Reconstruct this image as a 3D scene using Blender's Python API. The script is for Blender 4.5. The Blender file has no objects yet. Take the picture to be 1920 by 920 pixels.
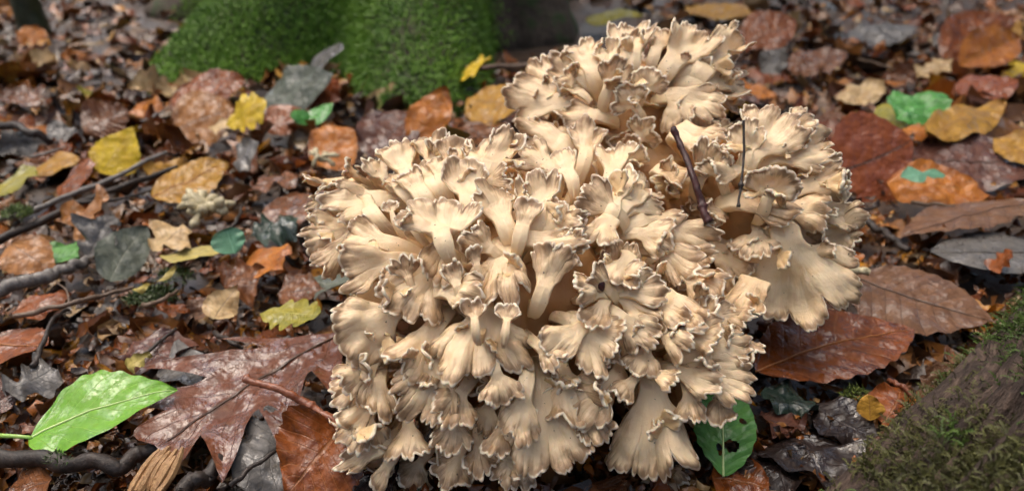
import bpy, math
import numpy as np
from mathutils import Matrix, Vector

sc = bpy.context.scene
COL = sc.collection
# ------------------------------------------------------------------ camera
H, PITCH, FPX = 0.27, math.radians(27.0), 1397.0
cam = bpy.data.cameras.new('camera')
cam.sensor_width = 36.0
cam.lens = FPX / 1920.0 * 36.0
cam.clip_start, cam.clip_end = 0.01, 200.0
cam.dof.use_dof = True
cam.dof.focus_distance = 0.355
cam.dof.aperture_fstop = 8.0
camo = bpy.data.objects.new('camera', cam)
camo.location = (0, 0, H)
camo.rotation_euler = (math.pi / 2 - PITCH, 0, 0)
COL.objects.link(camo)
sc.camera = camo
# ------------------------------------------------------------------ sky, sun, exposure
SUN_EL, SUN_AZ = math.radians(72), math.radians(-55)     # azimuth from +Y, clockwise positive
w = bpy.data.worlds.new('World')
sc.world = w
w.use_nodes = True
wn = w.node_tree
wn.nodes.clear()
sky = wn.nodes.new('ShaderNodeTexSky')
sky.sky_type = 'NISHITA'
sky.sun_disc = False
sky.sun_elevation = SUN_EL
sky.sun_rotation = SUN_AZ
sky.air_density, sky.dust_density, sky.ozone_density = 1.0, 5.0, 0.2
bg = wn.nodes.new('ShaderNodeBackground')
bg.inputs['Strength'].default_value = 0.10
wo = wn.nodes.new('ShaderNodeOutputWorld')
wn.links.new(sky.outputs[0], bg.inputs['Color'])
wn.links.new(bg.outputs[0], wo.inputs['Surface'])
sun = bpy.data.lights.new('sun', 'SUN')
sun.energy = 1.3
sun.angle = math.radians(75)
sun.color = (1.0, 0.91, 0.78)
suno = bpy.data.objects.new('sun', sun)
sd = Vector((math.sin(SUN_AZ) * math.cos(SUN_EL), math.cos(SUN_AZ) * math.cos(SUN_EL), math.sin(SUN_EL)))
suno.rotation_euler = sd.to_track_quat('Z', 'Y').to_euler()
suno.location = sd * 5
COL.objects.link(suno)
sc.view_settings.view_transform = 'Standard'
sc.view_settings.look = 'None'
sc.view_settings.exposure = 2.05
sc.view_settings.gamma = 1.0
sc.view_settings.use_curve_mapping = False
sc.cycles.use_denoising = True
sc.cycles.max_bounces = 6

# ------------------------------------------------------------------ helpers
RNG = np.random.default_rng(7)
CP, SP = math.cos(PITCH), math.sin(PITCH)


def ray(px, py):
    a, b = (px - 960) / FPX, (py - 460) / FPX
    return np.array([a, CP - b * SP, -SP - b * CP])      # times depth


def at(px, py, d):
    return np.array([0, 0, H]) + ray(px, py) * d


def on(px, py, z=0.0):
    r = ray(px, py)
    return np.array([0, 0, H]) + r * ((z - H) / r[2])


def unit(v):
    v = np.asarray(v, float)
    return v / max(np.linalg.norm(v), 1e-9)


_tab = np.random.default_rng(99).random(4096)


def vnoise(x, y, z=0.0):
    """smooth value noise in 0..1, vectorised"""
    x, y, z = np.broadcast_arrays(np.asarray(x, float), np.asarray(y, float), np.asarray(z, float))
    xi, yi, zi = np.floor(x), np.floor(y), np.floor(z)
    fx, fy, fz = x - xi, y - yi, z - zi
    fx, fy, fz = [f * f * (3 - 2 * f) for f in (fx, fy, fz)]
    xi, yi, zi = xi.astype(np.int64), yi.astype(np.int64), zi.astype(np.int64)

    def h(a, b, c):
        return _tab[(a * 73 + b * 1931 + c * 829 + ((a * 7) ^ (b * 13) ^ (c * 31)) * 17) & 4095]
    r = 0
    for dx in (0, 1):
        for dy in (0, 1):
            for dz in (0, 1):
                r = r + h(xi + dx, yi + dy, zi + dz) * (fx if dx else 1 - fx) * (fy if dy else 1 - fy) * (fz if dz else 1 - fz)
    return r


def fbm(x, y, z=0.0, o=3):
    r, a, t = 0, 1.0, 0
    for i in range(o):
        k = 2 ** i
        r = r + a * vnoise(x * k + 17 * i, y * k + 5 * i, z * k + 31 * i)
        t += a
        a *= 0.5
    return r / t


def gz(x, y):
    x, y = np.asarray(x, float), np.asarray(y, float)
    g = 0.016 * (fbm(x * 7 + 3, y * 7, 0.3) - 0.5) + 0.02 * (vnoise(x * 2.2, y * 2.2, 8) - 0.5)
    return g - 0.012


def mesh(name, V, F, uv=None, col=None, smooth=True):
    """V (n,3); F list of (m,k) int arrays; uv/col per vertex"""
    me = bpy.data.meshes.new(name)
    V = np.ascontiguousarray(V, dtype=np.float32)
    if isinstance(F, np.ndarray):
        F = [F]
    me.vertices.add(len(V))
    me.vertices.foreach_set('co', V.ravel())
    li = np.concatenate([f.ravel() for f in F]).astype(np.int32)
    lt = np.concatenate([np.full(len(f), f.shape[1]) for f in F]).astype(np.int32)
    ls = np.concatenate([[0], np.cumsum(lt)[:-1]]).astype(np.int32)
    me.loops.add(len(li))
    me.loops.foreach_set('vertex_index', li)
    me.polygons.add(len(lt))
    me.polygons.foreach_set('loop_start', ls)
    me.polygons.foreach_set('loop_total', lt)
    me.update(calc_edges=True)
    me.polygons.foreach_set('use_smooth', np.full(len(lt), smooth))
    if uv is not None:
        l = me.uv_layers.new(name='UVMap')
        l.data.foreach_set('uv', np.asarray(uv, np.float32)[li].ravel())
    if col is not None:
        a = me.color_attributes.new('tone', 'FLOAT_COLOR', 'POINT')
        c = np.ones((len(V), 4), np.float32)
        c[:, :col.shape[1]] = col
        a.data.foreach_set('color', c.ravel())
    me.validate()
    return me


def grid_faces(n, m, off=0, flip=False):
    """n rows, m columns"""
    i, j = np.meshgrid(np.arange(n - 1), np.arange(m - 1), indexing='ij')
    a = (i * m + j).ravel() + off
    q = np.stack([a, a + 1, a + m + 1, a + m], 1)
    return q[:, ::-1] if flip else q


def obj(name, me, mat=None, parent=None, M=None):
    o = bpy.data.objects.new(name, me)
    COL.objects.link(o)
    if me is not None and mat is not None:
        if len(me.materials) == 0:
            me.materials.append(mat)
        elif me.materials[0] is not mat:
            o.material_slots[0].link = 'OBJECT'
            o.material_slots[0].material = mat
    if parent is not None:
        o.parent = parent
    if M is not None:
        o.matrix_basis = M
    return o


def tag(o, label, cat, group=None):
    o['label'] = label
    o['category'] = cat
    if group:
        o['group'] = group
    return o


def empty(name, loc):
    o = bpy.data.objects.new(name, None)
    o.empty_display_size = 0.02
    o.location = loc
    COL.objects.link(o)
    return o


def frame(origin, D, N):
    D = unit(D)
    N = np.asarray(N, float)
    N = N - D * np.dot(N, D)
    if np.linalg.norm(N) < 1e-4:
        N = np.cross(D, [1, 0, 0.3])
    N = unit(N)
    X = np.cross(D, N)
    M = Matrix.Identity(4)
    for r in range(3):
        M[r][0], M[r][1], M[r][2], M[r][3] = X[r], D[r], N[r], origin[r]
    return M


def tube(P, R, n=8, rough=0.0, seed=0, cap=True):
    """tube through points P with radii R; returns V, F"""
    P = np.asarray(P, float)
    R = np.asarray(R, float)
    T = np.gradient(P, axis=0)
    T /= np.linalg.norm(T, axis=1)[:, None] + 1e-12
    ref = np.array([0.13, 0.21, 0.97])
    A = np.cross(T, ref)
    A /= np.linalg.norm(A, axis=1)[:, None] + 1e-12
    B = np.cross(T, A)
    th = np.arange(n) * 2 * math.pi / n
    rr = R[:, None] * (1 + rough * (fbm(np.cos(th)[None] * 1.5 + seed, np.sin(th)[None] * 1.5, np.arange(len(P))[:, None] * 0.8) - 0.5) * 2)
    V = P[:, None] + rr[..., None] * (np.cos(th)[None, :, None] * A[:, None] + np.sin(th)[None, :, None] * B[:, None])
    V = V.reshape(-1, 3)
    i, j = np.meshgrid(np.arange(len(P) - 1), np.arange(n), indexing='ij')
    a = i * n + j
    b = i * n + (j + 1) % n
    F = [np.stack([a, b, b + n, a + n], -1).reshape(-1, 4)]
    if cap:
        F.append(np.array([np.arange(n)[::-1], np.arange(n) + (len(P) - 1) * n]))
    return V, F


def spline(pts, n):
    """Catmull-Rom through control points"""
    p = np.asarray(pts, float)
    p = np.vstack([2 * p[0] - p[1], p, 2 * p[-1] - p[-2]])
    out = []
    seg = len(p) - 3
    for u in np.linspace(0, seg - 1e-6, n):
        i = int(u)
        t = u - i
        a, b, c, d = p[i:i + 4]
        out.append(0.5 * (2 * b + (c - a) * t + (2 * a - 5 * b + 4 * c - d) * t * t + (3 * b - a - 3 * c + d) * t ** 3))
    return np.array(out)


def join(parts):
    """parts: list of (V, F list, col (n,3) or None)"""
    Vs, Fs, Cs, off = [], {}, [], 0
    for V, F, C in parts:
        Vs.append(V)
        Cs.append(np.zeros((len(V), 3)) + (0.5 if C is None else C))
        for f in ([F] if isinstance(F, np.ndarray) else F):
            Fs.setdefault(f.shape[1], []).append(f + off)
        off += len(V)
    return np.vstack(Vs), [np.vstack(v) for v in Fs.values()], np.vstack(Cs)


# ------------------------------------------------------------------ materials
class Nodes:
    def __init__(self, name):
        self.mat = bpy.data.materials.new(name)
        self.mat.use_nodes = True
        self.t = self.mat.node_tree
        self.t.nodes.clear()
        self.out = self.t.nodes.new('ShaderNodeOutputMaterial')

    def n(self, typ, ins=None, **kw):
        nd = self.t.nodes.new('ShaderNode' + typ)
        for k, v in kw.items():
            setattr(nd, k, v)
        for k, v in (ins or {}).items():
            s = nd.inputs[k]
            if isinstance(v, bpy.types.NodeSocket):
                self.t.links.new(v, s)
            else:
                s.default_value = v
        return nd

    def m(self, op, a, b=0.5, c=0.5, clamp=False):
        return self.n('Math', {0: a, 1: b, 2: c}, operation=op, use_clamp=clamp).outputs[0]

    def mix(self, f, a, b, mode='MIX'):
        q = lambda v: (*v, 1.0) if isinstance(v, tuple) and len(v) == 3 else v
        nd = self.n('Mix', {0: f, 6: q(a), 7: q(b)}, data_type='RGBA', blend_type=mode)
        return nd.outputs[2]

    def ramp(self, f, stops):
        nd = self.n('ValToRGB', {0: f})
        e = nd.color_ramp.elements
        while len(e) < len(stops):
            e.new(0.5)
        for el, (p, c) in zip(e, stops):
            el.position = p
            el.color = (*c, 1.0) if isinstance(c, tuple) else (c, c, c, 1.0)
        return nd.outputs[0]

    def noise(self, vec, scale, detail=3, rough=0.55, dist=0.0):
        return self.n('TexNoise', {'Vector': vec, 'Scale': scale, 'Detail': detail, 'Roughness': rough, 'Distortion': dist}).outputs[0]

    def sm(self, v, a, b):
        return self.n('MapRange', {0: v, 1: a, 2: b, 3: 0.0, 4: 1.0}, interpolation_type='SMOOTHSTEP').outputs[0]

    def scale(self, vec, s):
        return self.n('Mapping', {'Vector': vec, 'Scale': s}).outputs[0]

    def finish(self, **ins):
        b = self.n('BsdfPrincipled', {k.replace('_', ' '): v for k, v in ins.items()})
        self.t.links.new(b.outputs[0], self.out.inputs[0])
        return self.mat


def fungus_material():
    N = Nodes('fungus_flesh')
    tone = N.n('Attribute', attribute_name='tone')
    sep = N.n('SeparateColor', {0: tone.outputs['Color']})
    d, side, rnd = sep.outputs[0], sep.outputs[1], sep.outputs[2]
    uv = N.n('UVMap').outputs[0]
    ob = N.n('TexCoord').outputs['Object']
    streak = N.noise(N.scale(uv, (420, 75, 1)), 1.0, 4, 0.6, 1.2)
    fine = N.noise(N.scale(uv, (1300, 300, 1)), 1.0, 2, 0.6)
    blot = N.noise(ob, 95.0, 3, 0.6)
    blot2 = N.noise(ob, 300.0, 3, 0.6)
    amt = N.m('MULTIPLY', N.m('SUBTRACT', 1.0, N.sm(d, 0.35, 0.95)), 0.66)
    dd = N.m('ADD', d, N.m('MULTIPLY', N.m('SUBTRACT', streak, 0.5), amt))
    dd = N.m('ADD', dd, N.m('MULTIPLY', N.m('SUBTRACT', blot, 0.5), 0.95))
    dd = N.m('ADD', dd, N.m('MULTIPLY', N.m('SUBTRACT', rnd, 0.5), 0.30))
    top = N.ramp(dd, [(0.0, (0.42, 0.275, 0.15)), (0.12, (0.54, 0.375, 0.215)), (0.26, (0.72, 0.53, 0.32)),
                      (0.45, (0.77, 0.585, 0.36)), (1.0, (0.86, 0.68, 0.44))])
    ln_ = N.m('MULTIPLY', N.sm(d, 0.03, 0.06), N.m('SUBTRACT', 1.0, N.sm(N.m('ADD', d, N.m('MULTIPLY', N.m('SUBTRACT', streak, 0.5), 0.25)), 0.085, 0.19)))
    top = N.mix(N.m('MULTIPLY', ln_, 0.70), top, (0.25, 0.155, 0.085))
    under = N.ramp(N.m('ADD', blot, N.m('MULTIPLY', N.m('SUBTRACT', streak, 0.5), 0.6)),
                   [(0.25, (0.62, 0.41, 0.20)), (0.55, (0.78, 0.57, 0.315)), (0.8, (0.84, 0.67, 0.42))])
    c = N.mix(side, under, top)
    # the deep flesh at the base of a frond is more yellow
    c = N.mix(N.m('MULTIPLY', N.sm(d, 0.80, 1.0), 0.55), c, (0.72, 0.47, 0.21))
    c = N.mix(N.m('MULTIPLY', N.sm(d, 0.985, 1.0), N.m('LESS_THAN', rnd, 0.001)), c, (0.50, 0.28, 0.115))  # orange-brown core flesh, painted darker to deepen the shade between tiers
    rim = N.m('SUBTRACT', 1.0, N.sm(N.m('ADD', d, N.m('MULTIPLY', N.m('SUBTRACT', blot2, 0.5), 0.05)), 0.022, 0.052))
    c = N.mix(N.m('MULTIPLY', rim, N.m('ADD', N.m('MULTIPLY', N.sm(blot, 0.3, 0.6), 0.4), 0.40)), c, (0.80, 0.72, 0.57))
    speck = N.sm(N.noise(ob, 420, 1), 0.765, 0.79)
    c = N.mix(N.m('MULTIPLY', speck, 0.8), c, (0.06, 0.04, 0.025))
    hgt = N.m('ADD', N.m('MULTIPLY', streak, 0.6), N.m('ADD', N.m('MULTIPLY', fine, 0.2), N.m('MULTIPLY', blot2, 0.9)))
    bump = N.n('Bump', {'Strength': 0.5, 'Distance': 0.0010, 'Height': hgt}).outputs[0]
    return N.finish(Base_Color=c, Roughness=0.42, Subsurface_Weight=0.22, Subsurface_Radius=(1.0, 0.5, 0.2),
                    Subsurface_Scale=0.003, Normal=bump, Specular_IOR_Level=0.45)


def leaf_material(name, a, b, vein=None, spot=None, rough=0.28, coat=0.5, nv=9.0, trans=0.0, slope=0.55, veinw=0.10, spotamt=0.5, crumple=1.0):
    """wet leaf: colours a..b blotched, pinnate veins from the leaf's own UV"""
    N = Nodes(name)
    uv = N.n('UVMap').outputs[0]
    ob = N.n('TexCoord').outputs['Object']
    s = N.n('SeparateXYZ', {0: uv})
    u, v = s.outputs[0], s.outputs[1]               # u along, v across -1..1
    av = N.m('ABSOLUTE', v)
    big = N.noise(ob, 45, 3, 0.6)
    fine = N.noise(ob, 260, 3, 0.65)
    micro = N.noise(ob, 900, 2, 0.6)
    f = N.sm(N.m('ADD', big, N.m('MULTIPLY', N.m('SUBTRACT', fine, 0.5), 0.5)), 0.34, 0.66)
    c = N.mix(f, a, b)
    if spot:
        sp = N.sm(N.noise(ob, 120, 4, 0.7), 0.56, 0.66)
        c = N.mix(N.m('MULTIPLY', sp, spotamt), c, spot)
    ph = N.m('FRACT', N.m('MULTIPLY', N.m('SUBTRACT', u, N.m('MULTIPLY', av, slope * 0.35)), nv))
    tri = N.m('ABSOLUTE', N.m('SUBTRACT', ph, 0.5))                 # 0 on the vein
    vl = N.m('SUBTRACT', 1.0, N.sm(tri, 0.0, veinw))
    mr = N.m('SUBTRACT', 1.0, N.sm(av, 0.015, 0.05))
    vv = N.m('MAXIMUM', N.m('MULTIPLY', vl, 0.6), mr)
    if vein:
        c = N.mix(N.m('MULTIPLY', vv, 0.75), c, vein)
    cell = N.n('TexVoronoi', {'Vector': ob, 'Scale': 620.0}, feature='DISTANCE_TO_EDGE').outputs[0]
    hgt = N.m('ADD', N.m('MULTIPLY', fine, 0.42 * crumple), N.m('ADD', N.m('MULTIPLY', micro, 0.06 * crumple), N.m('MULTIPLY', vv, -0.22)))
    hgt = N.m('ADD', hgt, N.m('MULTIPLY', N.sm(cell, 0.0, 0.15), 0.025 * crumple))
    hgt = N.m('ADD', hgt, N.m('MULTIPLY', N.noise(ob, 95, 2, 0.5), 2.4 * crumple))
    bump = N.n('Bump', {'Strength': 0.6, 'Distance': 0.0022, 'Height': hgt}).outputs[0]
    wet = N.sm(N.noise(ob, 70, 3, 0.6), 0.42, 0.56)
    ro = N.m('ADD', rough, N.m('MULTIPLY', N.m('SUBTRACT', 1.0, wet), 0.28))
    return N.finish(Base_Color=c, Roughness=ro, Normal=bump, Coat_Weight=N.m('MULTIPLY', wet, min(1.0, coat * 1.25)), Coat_Roughness=0.05,
                    Coat_Normal=bump, Transmission_Weight=0.0, Subsurface_Weight=trans, Subsurface_Scale=0.002,
                    Specular_IOR_Level=0.22)


def tone_material(name, rough=0.4, coat=0.3, var=0.5, scale=120, bumpd=0.0015, bumps=0.6):
    """colour from the vertex attribute (the thing's own colour), broken up by noise"""
    N = Nodes(name)
    t = N.n('Attribute', attribute_name='tone').outputs['Color']
    ob = N.n('TexCoord').outputs['Object']
    n1 = N.noise(ob, scale, 4, 0.65)
    f = N.m('ADD', 1.0 - var * 0.5, N.m('MULTIPLY', N.m('SUBTRACT', n1, 0.3), var * 1.4))
    c = N.mix(1.0, t, N.n('CombineColor', {0: f, 1: f, 2: f}).outputs[0], 'MULTIPLY')
    n2 = N.noise(ob, scale * 3, 3, 0.6)
    bump = N.n('Bump', {'Strength': bumps, 'Distance': bumpd, 'Height': N.m('ADD', n1, N.m('MULTIPLY', n2, 0.4))}).outputs[0]
    return N.finish(Base_Color=c, Roughness=rough, Specular_IOR_Level=0.25, Coat_Weight=coat, Coat_Roughness=0.08, Normal=bump, Coat_Normal=bump)


def bark_material(name, a, b, scale=60, stretch=0.18, rough=0.5, moss=None, coat=0.2, bd=0.0009):
    N = Nodes(name)
    ob = N.n('TexCoord').outputs['Object']
    n1 = N.noise(ob, scale, 5, 0.65)
    n2 = N.noise(ob, scale * 5, 4, 0.65)
    f = N.sm(N.m('ADD', n1, N.m('MULTIPLY', N.m('SUBTRACT', n2, 0.5), 0.8)), 0.3, 0.7)
    c = N.mix(f, a, b)
    if moss:
        c = N.mix(N.sm(N.noise(ob, scale * 0.5, 3), 0.5, 0.6), c, moss)
    bump = N.n('Bump', {'Strength': 0.8, 'Distance': bd, 'Height': N.m('ADD', n1, N.m('MULTIPLY', n2, 0.5))}).outputs[0]
    return N.finish(Base_Color=c, Roughness=rough, Specular_IOR_Level=0.3, Coat_Weight=coat, Coat_Roughness=0.2, Normal=bump)


def soil_material():
    N = Nodes('forest_soil')
    ob = N.n('TexCoord').outputs['Object']
    n1 = N.noise(ob, 18, 5, 0.6)
    n2 = N.noise(ob, 160, 4, 0.7)
    f = N.m('ADD', N.m('MULTIPLY', n1, 0.6), N.m('MULTIPLY', n2, 0.5))
    c = N.ramp(f, [(0.35, (0.014, 0.009, 0.006)), (0.52, (0.04, 0.023, 0.012)), (0.68, (0.10, 0.052, 0.024)), (0.8, (0.16, 0.095, 0.05))])
    bump = N.n('Bump', {'Strength': 0.9, 'Distance': 0.004, 'Height': N.m('ADD', n2, n1)}).outputs[0]
    return N.finish(Base_Color=c, Roughness=0.45, Coat_Weight=0.35, Coat_Roughness=0.2, Normal=bump)


FLESH = fungus_material()
LM = {
    'rust': leaf_material('rust_leaf', (0.24, 0.064, 0.011), (0.13, 0.034, 0.008), vein=(0.27, 0.11, 0.04), spot=(0.05, 0.02, 0.012), rough=0.22, coat=0.6),
    'orange': leaf_material('orange_leaf', (0.42, 0.145, 0.018), (0.28, 0.085, 0.014), vein=(0.40, 0.17, 0.04), spot=(0.10, 0.04, 0.015), rough=0.3, coat=0.4),
    'redbrown': leaf_material('red_brown_leaf', (0.20, 0.050, 0.018), (0.26, 0.070, 0.020), vein=(0.12, 0.035, 0.02), rough=0.26, coat=0.5),
    'brown': leaf_material('brown_leaf', (0.17, 0.062, 0.020), (0.09, 0.032, 0.012), vein=(0.07, 0.035, 0.025), spot=(0.24, 0.15, 0.09), rough=0.25, coat=0.6),
    'oak': leaf_material('oak_leaf_brown', (0.145, 0.050, 0.024), (0.095, 0.032, 0.017), vein=(0.05, 0.028, 0.022), spot=(0.19, 0.105, 0.06), rough=0.2, coat=0.8, nv=6, slope=0.9, veinw=0.05),
    'beech': leaf_material('beech_leaf_brown', (0.17, 0.085, 0.044), (0.11, 0.052, 0.026), vein=(0.055, 0.03, 0.02), spot=(0.26, 0.17, 0.11), rough=0.3, coat=0.5, nv=9, veinw=0.09),
    'purple': leaf_material('purple_brown_leaf', (0.13, 0.050, 0.030), (0.075, 0.030, 0.020), vein=(0.06, 0.035, 0.03), rough=0.22, coat=0.7),
    'grey': leaf_material('grey_leaf', (0.14, 0.13, 0.12), (0.085, 0.08, 0.075), vein=(0.06, 0.055, 0.05), spot=(0.2, 0.17, 0.13), rough=0.25, coat=0.6),
    'greygreen': leaf_material('grey_green_leaf', (0.11, 0.125, 0.095), (0.075, 0.085, 0.068), vein=(0.15, 0.16, 0.12), rough=0.3, coat=0.4),
    'darkgreen': leaf_material('dark_green_leaf', (0.028, 0.05, 0.035), (0.018, 0.028, 0.022), vein=(0.05, 0.07, 0.05), rough=0.15, coat=0.9),
    'tan': leaf_material('tan_leaf', (0.34, 0.145, 0.038), (0.22, 0.085, 0.022), vein=(0.18, 0.095, 0.05), spot=(0.42, 0.28, 0.17), rough=0.3, coat=0.45),
    'pale': leaf_material('pale_leaf', (0.54, 0.39, 0.20), (0.40, 0.25, 0.11), vein=(0.26, 0.18, 0.1), rough=0.35, coat=0.4),
    'ochre': leaf_material('ochre_leaf', (0.40, 0.215, 0.03), (0.28, 0.135, 0.024), vein=(0.22, 0.11, 0.03), spot=(0.14, 0.07, 0.02), rough=0.35, coat=0.3),
    'yellow': leaf_material('yellow_leaf', (0.60, 0.43, 0.025), (0.47, 0.30, 0.022), vein=(0.36, 0.24, 0.03), spot=(0.26, 0.16, 0.03), rough=0.4, coat=0.25, spotamt=0.35),
    'olive': leaf_material('olive_leaf', (0.30, 0.25, 0.03), (0.20, 0.19, 0.028), vein=(0.36, 0.33, 0.09), spot=(0.10, 0.07, 0.02), rough=0.3, coat=0.4),
    'straw': leaf_material('straw_leaf', (0.46, 0.38, 0.11), (0.36, 0.29, 0.09), vein=(0.28, 0.22, 0.08), spot=(0.17, 0.13, 0.07), rough=0.35, coat=0.3),
    'green': leaf_material('fresh_green_leaf', (0.155, 0.35, 0.030), (0.12, 0.28, 0.026), vein=(0.36, 0.56, 0.13), rough=0.24, coat=0.55, nv=7, slope=1.0, veinw=0.045, trans=0.1, crumple=0.5),
    'midgreen': leaf_material('mid_green_leaf', (0.105, 0.27, 0.062), (0.08, 0.22, 0.048), vein=(0.13, 0.28, 0.09), spot=(0.05, 0.10, 0.03), rough=0.3, coat=0.4, nv=9, veinw=0.06, spotamt=0.3),
    'teal': leaf_material('blue_green_leaf', (0.13, 0.29, 0.18), (0.09, 0.22, 0.13), vein=(0.22, 0.46, 0.30), rough=0.35, coat=0.4, crumple=0.5),
    'clover': leaf_material('bright_green_leaflet', (0.08, 0.27, 0.05), (0.055, 0.19, 0.04), vein=(0.15, 0.45, 0.12), rough=0.25, coat=0.5),
    'black': leaf_material('blackened_leaf', (0.030, 0.020, 0.017), (0.018, 0.012, 0.011), vein=(0.04, 0.028, 0.024), spot=(0.07, 0.045, 0.03), rough=0.15, coat=0.9),
}
WOOD_DARK = bark_material('wet_dark_twig', (0.016, 0.012, 0.010), (0.045, 0.032, 0.025), 160, coat=0.08, rough=0.45)
WOOD_GREY = bark_material('grey_twig', (0.10, 0.088, 0.078), (0.22, 0.20, 0.18), 140, coat=0.3)
WOOD_RED = bark_material('red_brown_twig', (0.30, 0.10, 0.045), (0.17, 0.055, 0.028), 220, coat=0.5, rough=0.3)
WOOD_MAROON = bark_material('maroon_twig', (0.060, 0.014, 0.013), (0.022, 0.008, 0.008), 220, coat=0.15, rough=0.35)
WOOD_BROWN = bark_material('brown_twig', (0.10, 0.062, 0.04), (0.17, 0.115, 0.075), 150)
WOOD_PALE = bark_material('pale_wood', (0.42, 0.25, 0.11), (0.27, 0.14, 0.06), 300, coat=0.1)
PALE_FUNGUS = bark_material('pale_fungus_flesh', (0.56, 0.50, 0.33), (0.40, 0.34, 0.20), 120, coat=0.1, rough=0.5)
MOSS = tone_material('moss_strands', rough=0.55, coat=0.1, var=0.4, scale=30, bumps=0.1)
LITTER = tone_material('litter_fragments', rough=0.35, coat=0.6, var=0.7, scale=160)
SOIL = soil_material()

# ------------------------------------------------------------------ ground
ys = np.unique(np.concatenate([np.linspace(-12, 0, 14), np.linspace(0, 2.6, 200), np.linspace(2.6, 40, 40)]))
xs = np.unique(np.concatenate([np.linspace(-30, -2.2, 25), np.linspace(-2.2, 2.2, 260), np.linspace(2.2, 30, 25)]))
GX, GY = np.meshgrid(xs, ys)
near = np.exp(-np.maximum(0, np.hypot(GX, GY - 1) - 2) ** 2 * 0.2)
GZ = gz(GX, GY) + 0.006 * near * (fbm(GX * 45, GY * 45, 2.0) - 0.5)
g = obj('ground', mesh('ground', np.stack([GX, GY, GZ], -1).reshape(-1, 3), grid_faces(len(ys), len(xs))), SOIL)
g['kind'] = 'structure'

# ------------------------------------------------------------------ the ruffled fungus
ELL = [  # centre, radii
    ((0.000, 0.366, 0.046), (0.116, 0.114, 0.086)),
    ((0.083, 0.500, 0.100), (0.080, 0.068, 0.074)),
    ((0.147, 0.412, 0.088), (0.062, 0.060, 0.062)),
    ((0.082, 0.318, 0.046), (0.046, 0.060, 0.054)),
    ((-0.062, 0.312, 0.030), (0.030, 0.054, 0.038)),
]
ELL = [(np.array(c), np.array(r)) for c, r in ELL]


def proxy_depth(px, py):
    o, d = np.array([0, 0, H]), ray(px, py)
    best, miss = None, None
    for c, r in ELL:
        oo, dd = (o - c) / r, d / r
        a, b, cc = dd @ dd, oo @ dd, oo @ oo - 1
        disc = b * b - a * cc
        if disc >= 0:
            t = (-b - math.sqrt(disc)) / a
            if best is None or t < best:
                best = t
        elif miss is None or disc / a > miss[0]:
            miss = (disc / a, -b / a)
    return best if best is not None else miss[1]


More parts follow.
